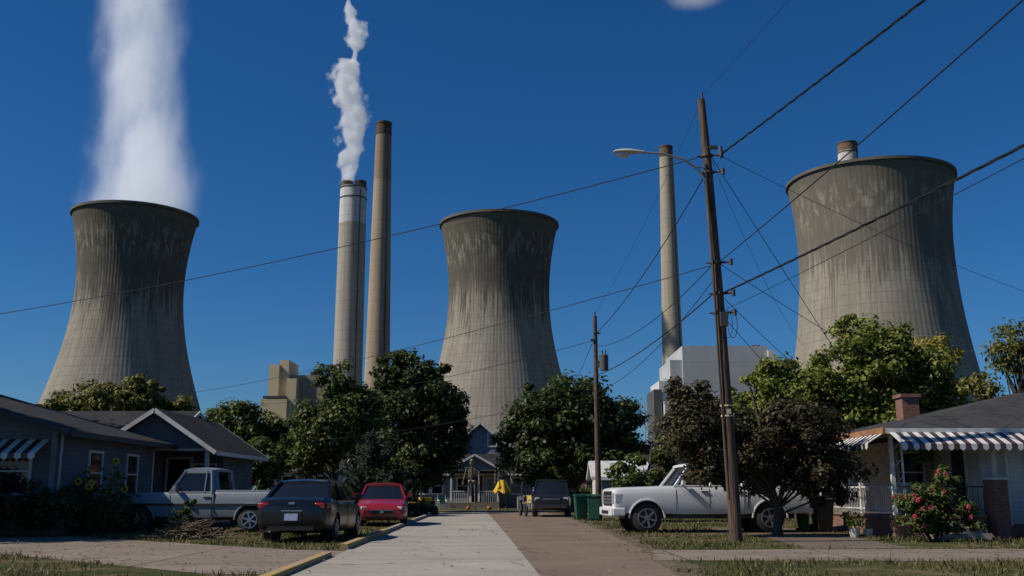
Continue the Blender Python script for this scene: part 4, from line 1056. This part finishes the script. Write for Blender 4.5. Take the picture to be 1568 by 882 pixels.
for (x, z) in ((5.32, 3.0), (5.31, 3.25)): p.cyl((x, 24.7, z), (x, 24.7, z + .04), .162, .162, 14)
p.box((5.32, 24.53, 3.12), (.1, .01, .12)); p.done('tags', simple('yellow_tag', (.5, .42, .1), (.5, .5, .45), 9, .6), e)
p = P(); p.tube([(5.26, 24.60, 1.0), (5.14, 24.56, 4), (5.08, 24.55, 7), (5.0, 24.58, 9.5)], .022, .022, 6); p.done('riser_cable', M['wire'], e)

e = empty('street_lamp')
P().tube([(5.1, 24.68, 8.95), (4.8, 24.62, 9.38), (4.4, 24.55, 9.62), (3.9, 24.5, 9.74), (3.35, 24.45, 9.76)], .032, .028, 10).tube([(5.08, 24.66, 9.4), (4.75, 24.6, 9.42)], .02).done('arm', M['steel'], e, True)
p = P()
rows = []
for x, h, wd in ((3.42, .04, .05), (3.28, .06, .09), (3.08, .085, .15), (2.86, .085, .17), (2.68, .06, .14), (2.60, .02, .06)):
    rows.append([p.bm.verts.new((x, 24.44 + wd * math.cos(a) , 9.76 + h * math.sin(a) * (1 if math.sin(a) > 0 else .35))) for a in [k * math.pi / 6 for k in range(12)]])
for a, b in zip(rows[:-1], rows[1:]):
    for k in range(12): p.bm.faces.new((a[k], a[(k + 1) % 12], b[(k + 1) % 12], b[k]))
p.bm.faces.new(rows[0]); p.bm.faces.new(rows[-1]); p.done('lamp_head', simple('lamp_housing', (.45, .45, .43), rough=.5), e, True)
P().ball((2.86, 24.44, 9.71), (.2, .13, .10)).done('lamp_lens', M['lamp_lens'], e, True)

e = empty('utility_pole')
P().tube([(3.8, 44.6, -.2), (3.78, 44.6, 4.5), (3.77, 44.6, 9.0)], .14, .09, 12).done('pole', M['pole'], e, True)
P().cyl((4.12, 44.4, 6.5), (4.12, 44.4, 7.15), .2, .2, 18).cyl((4.12, 44.4, 7.15), (4.12, 44.4, 7.22), .22, .15, 18).cyl((4.05, 44.4, 7.2), (4.05, 44.4, 7.42), .035).cyl((4.2, 44.4, 7.2), (4.2, 44.4, 7.42), .035).box((3.92, 44.5, 6.8), (.2, .1, .3)).done('transformer', simple('transformer_grey', (.07, .075, .08), rough=.6), e, True)
P().cyl((3.77, 44.6, 9.0), (3.77, 44.6, 9.2), .03).box((3.85, 44.5, 8.2), (.3, .08, .08)).box((3.65, 44.5, 7.9), (.2, .08, .08)).done('hardware', M['dark_trim'], e)

wires = P()
def wire(a, b, sag, r=.012, n=24):
    a, b = Vector(a), Vector(b)
    pts = [a.lerp(b, i / n) - Vector((0, 0, sag * 4 * (i / n) * (1 - i / n))) for i in range(n + 1)]
    wires.tube(pts, r, r, 5)
def twisted(a, b, sag, r=.014, n=110, R=.018):
    a, b = Vector(a), Vector(b)
    for ph in (0, 2.09, 4.19):
        pts = []
        for i in range(n + 1):
            q = a.lerp(b, i / n) - Vector((0, 0, sag * 4 * (i / n) * (1 - i / n))); t_ = i * .9 + ph
            pts.append(q + Vector((math.cos(t_) * R, 0, math.sin(t_) * R)))
        wires.tube(pts, r, r, 5)
twisted((5.45, 24.66, 9.8), (11.6, -10, 9.4), .35, .012, 150)
wire((5.0, 24.7, 11.4), (9.4, -10, 10.6), .2, .005)
wire((5.25, 24.7, 6.9), (7.0, -10, 7.4), .3, .012)
twisted((5.3, 24.7, 6.1), (11.1, -10, 6.5), .3, .014, 150, .014)
wire((5.3, 24.7, 5.65), (10.0, -10, 6.3), .3, .007)
wire((5.45, 24.6, 9.7), (26, 43, 8.7), .4, .008)
wire((5.0, 24.7, 9.75), (-26, 38.5, 7.2), .55, .013, 40)
wire((5.15, 24.7, 6.85), (-20, 62, 7.2), .35, .011, 40)
wire((5.05, 24.7, 9.3), (3.8, 44.6, 8.2), .35, .015)
wire((5.15, 24.7, 6.9), (3.8, 44.6, 7.6), .5, .012)
wire((5.15, 24.7, 6.15), (3.8, 44.6, 6.3), .25, .018)
wire((5.0, 24.7, 11.3), (3.77, 44.6, 9.1), .3, .005)
wire((5.15, 24.7, 6.5), (3.8, 44.6, 5.6), .5, .01)
wire((5.2, 24.7, 9.7), (12.0, 32.5, 3.4), .05, .010)
wire((5.2, 24.7, 9.6), (11.8, 40, 7.0), .5, .006)
wire((5.25, 24.7, 6.9), (15, 33, 4.0), .2, .009)
wire((5.25, 24.7, 6.1), (13, 38, 4.2), .2, .009)
wire((5.25, 24.7, 5.6), (10.5, 33.2, 3.2), .1, .009)
wire((3.77, 44.6, 7.9), (-22, 80, 8.0), .7, .013, 30)
wire((3.77, 44.6, 5.6), (-11.2, 44, 3.2), .4, .011, 30)
wire((3.8, 44.6, 8.2), (4.0, 80, 8.5), .5, .013)
wire((3.8, 44.6, 6.3), (4.0, 80, 6.8), .4, .016)
for dx in (.1, .22):
    pts = [Vector((5.3 + dx + .12 * math.cos(a), 24.6, 5.3 + .35 * math.sin(a))) for a in np.linspace(0, 6.28, 18)]
    wires.tube(pts, .008, .008, 5)
wires.done('overhead_wires', M['wire'])

# ------------------------------------------------------------------ halloween skeleton figures
def skeleton(loc, rz, H, cloth=False):
    e = empty('halloween_skeleton', loc, rz, H / 1.8); q = P()
    q.ball((0, -.02, 1.68), (.085, .10, .115), 3); q.box((0, -.07, 1.585), (.09, .08, .06))
    q.tube([(0, .02, .98), (0, .04, 1.15), (0, .03, 1.35), (0, 0, 1.58)], .028, .022, 8)
    for k in range(7):
        z = 1.18 + k * .045; R = .13 + .02 * math.sin(k * .5)
        pts = [(R * math.sin(a), .03 - .10 * math.cos(a) * 1., z - .02 * (1 + math.cos(a))) for a in np.linspace(-2.9, 2.9, 14)]
        q.tube(pts, .014, .014, 5)
    q.box((0, -.08, 1.33), (.03, .015, .26)); q.beam((-.2, 0, 1.48), (.2, 0, 1.48), .025)
    q.ball((-.08, 0, .98), (.08, .06, .07)); q.ball((.08, 0, .98), (.08, .06, .07))
    for s_ in (-1, 1):
        q.ball((s_ * .2, 0, 1.47), .035); q.tube([(s_ * .2, 0, 1.47), (s_ * .27, -.02, 1.18)], .024, .02); q.ball((s_ * .27, -.02, 1.18), .03)
        q.tube([(s_ * .27, -.02, 1.18), (s_ * .3, -.16, .97)], .02, .014)
        for k in range(4): q.tube([(s_ * .3 + (k - 1.5) * .018, -.17, .96), (s_ * .3 + (k - 1.5) * .024, -.2, .88), (s_ * .3 + (k - 1.5) * .024, -.18, .83 + .01 * k)], .008, .005, 5)
        q.tube([(s_ * .28, -.15, .95), (s_ * .25, -.2, .92)], .008, .006, 5)
        q.tube([(s_ * .10, 0, .95), (s_ * .12, -.02, .52)], .032, .025); q.ball((s_ * .12, -.02, .5), .042); q.tube([(s_ * .12, -.02, .5), (s_ * .13, 0, .08)], .026, .02)
        q.box((s_ * .13, -.07, .03), (.07, .22, .05))
    q.done('bones', M['bone'], e, True)
    P().ball((-.035, -.105, 1.70), .024).ball((.035, -.105, 1.70), .024).box((0, -.113, 1.585), (.07, .01, .015)).done('eye_sockets', M['black'], e)
    if cloth:
        q = P(); n = 26; hi = []; lo = []; md = []
        for k in range(n):
            a = 2 * math.pi * k / n; f = 1 + .12 * math.sin(a * 7)
            hi.append(q.bm.verts.new((.12 * math.cos(a), .10 * math.sin(a), 1.0))); md.append(q.bm.verts.new((.20 * f * math.cos(a), .2 * f * math.sin(a), .8))); lo.append(q.bm.verts.new((.29 * f * math.cos(a), .28 * f * math.sin(a), .58 + .05 * math.sin(a * 5))))
        for A, B_ in ((hi, md), (md, lo)):
            for k in range(n): q.bm.faces.new((A[k], A[(k + 1) % n], B_[(k + 1) % n], B_[k]))
        q.done('yellow_skirt', M['yellow'], e, True)
skeleton((-.65, 69, 0), .2, 3.5, True); skeleton((-2.75, 69.5, 0), -.2, 3.4)
for x, y, s in ((-2.9, 67.5, .14), (-1.5, 67, .16)):
    e = empty('pumpkin', (x, y, 0)); q = P()
    for k in range(8): q.ball((s * .45 * math.cos(k * .785), s * .45 * math.sin(k * .785), s * .8), (s * .6, s * .6, s * .78), 2)
    q.done('shell', M['orange'], e, True); P().cyl((0, 0, s * 1.4), (.02, 0, s * 1.8), .03, .02).done('stalk', M['bark'], e)
print('objects', len(bpy.data.objects))
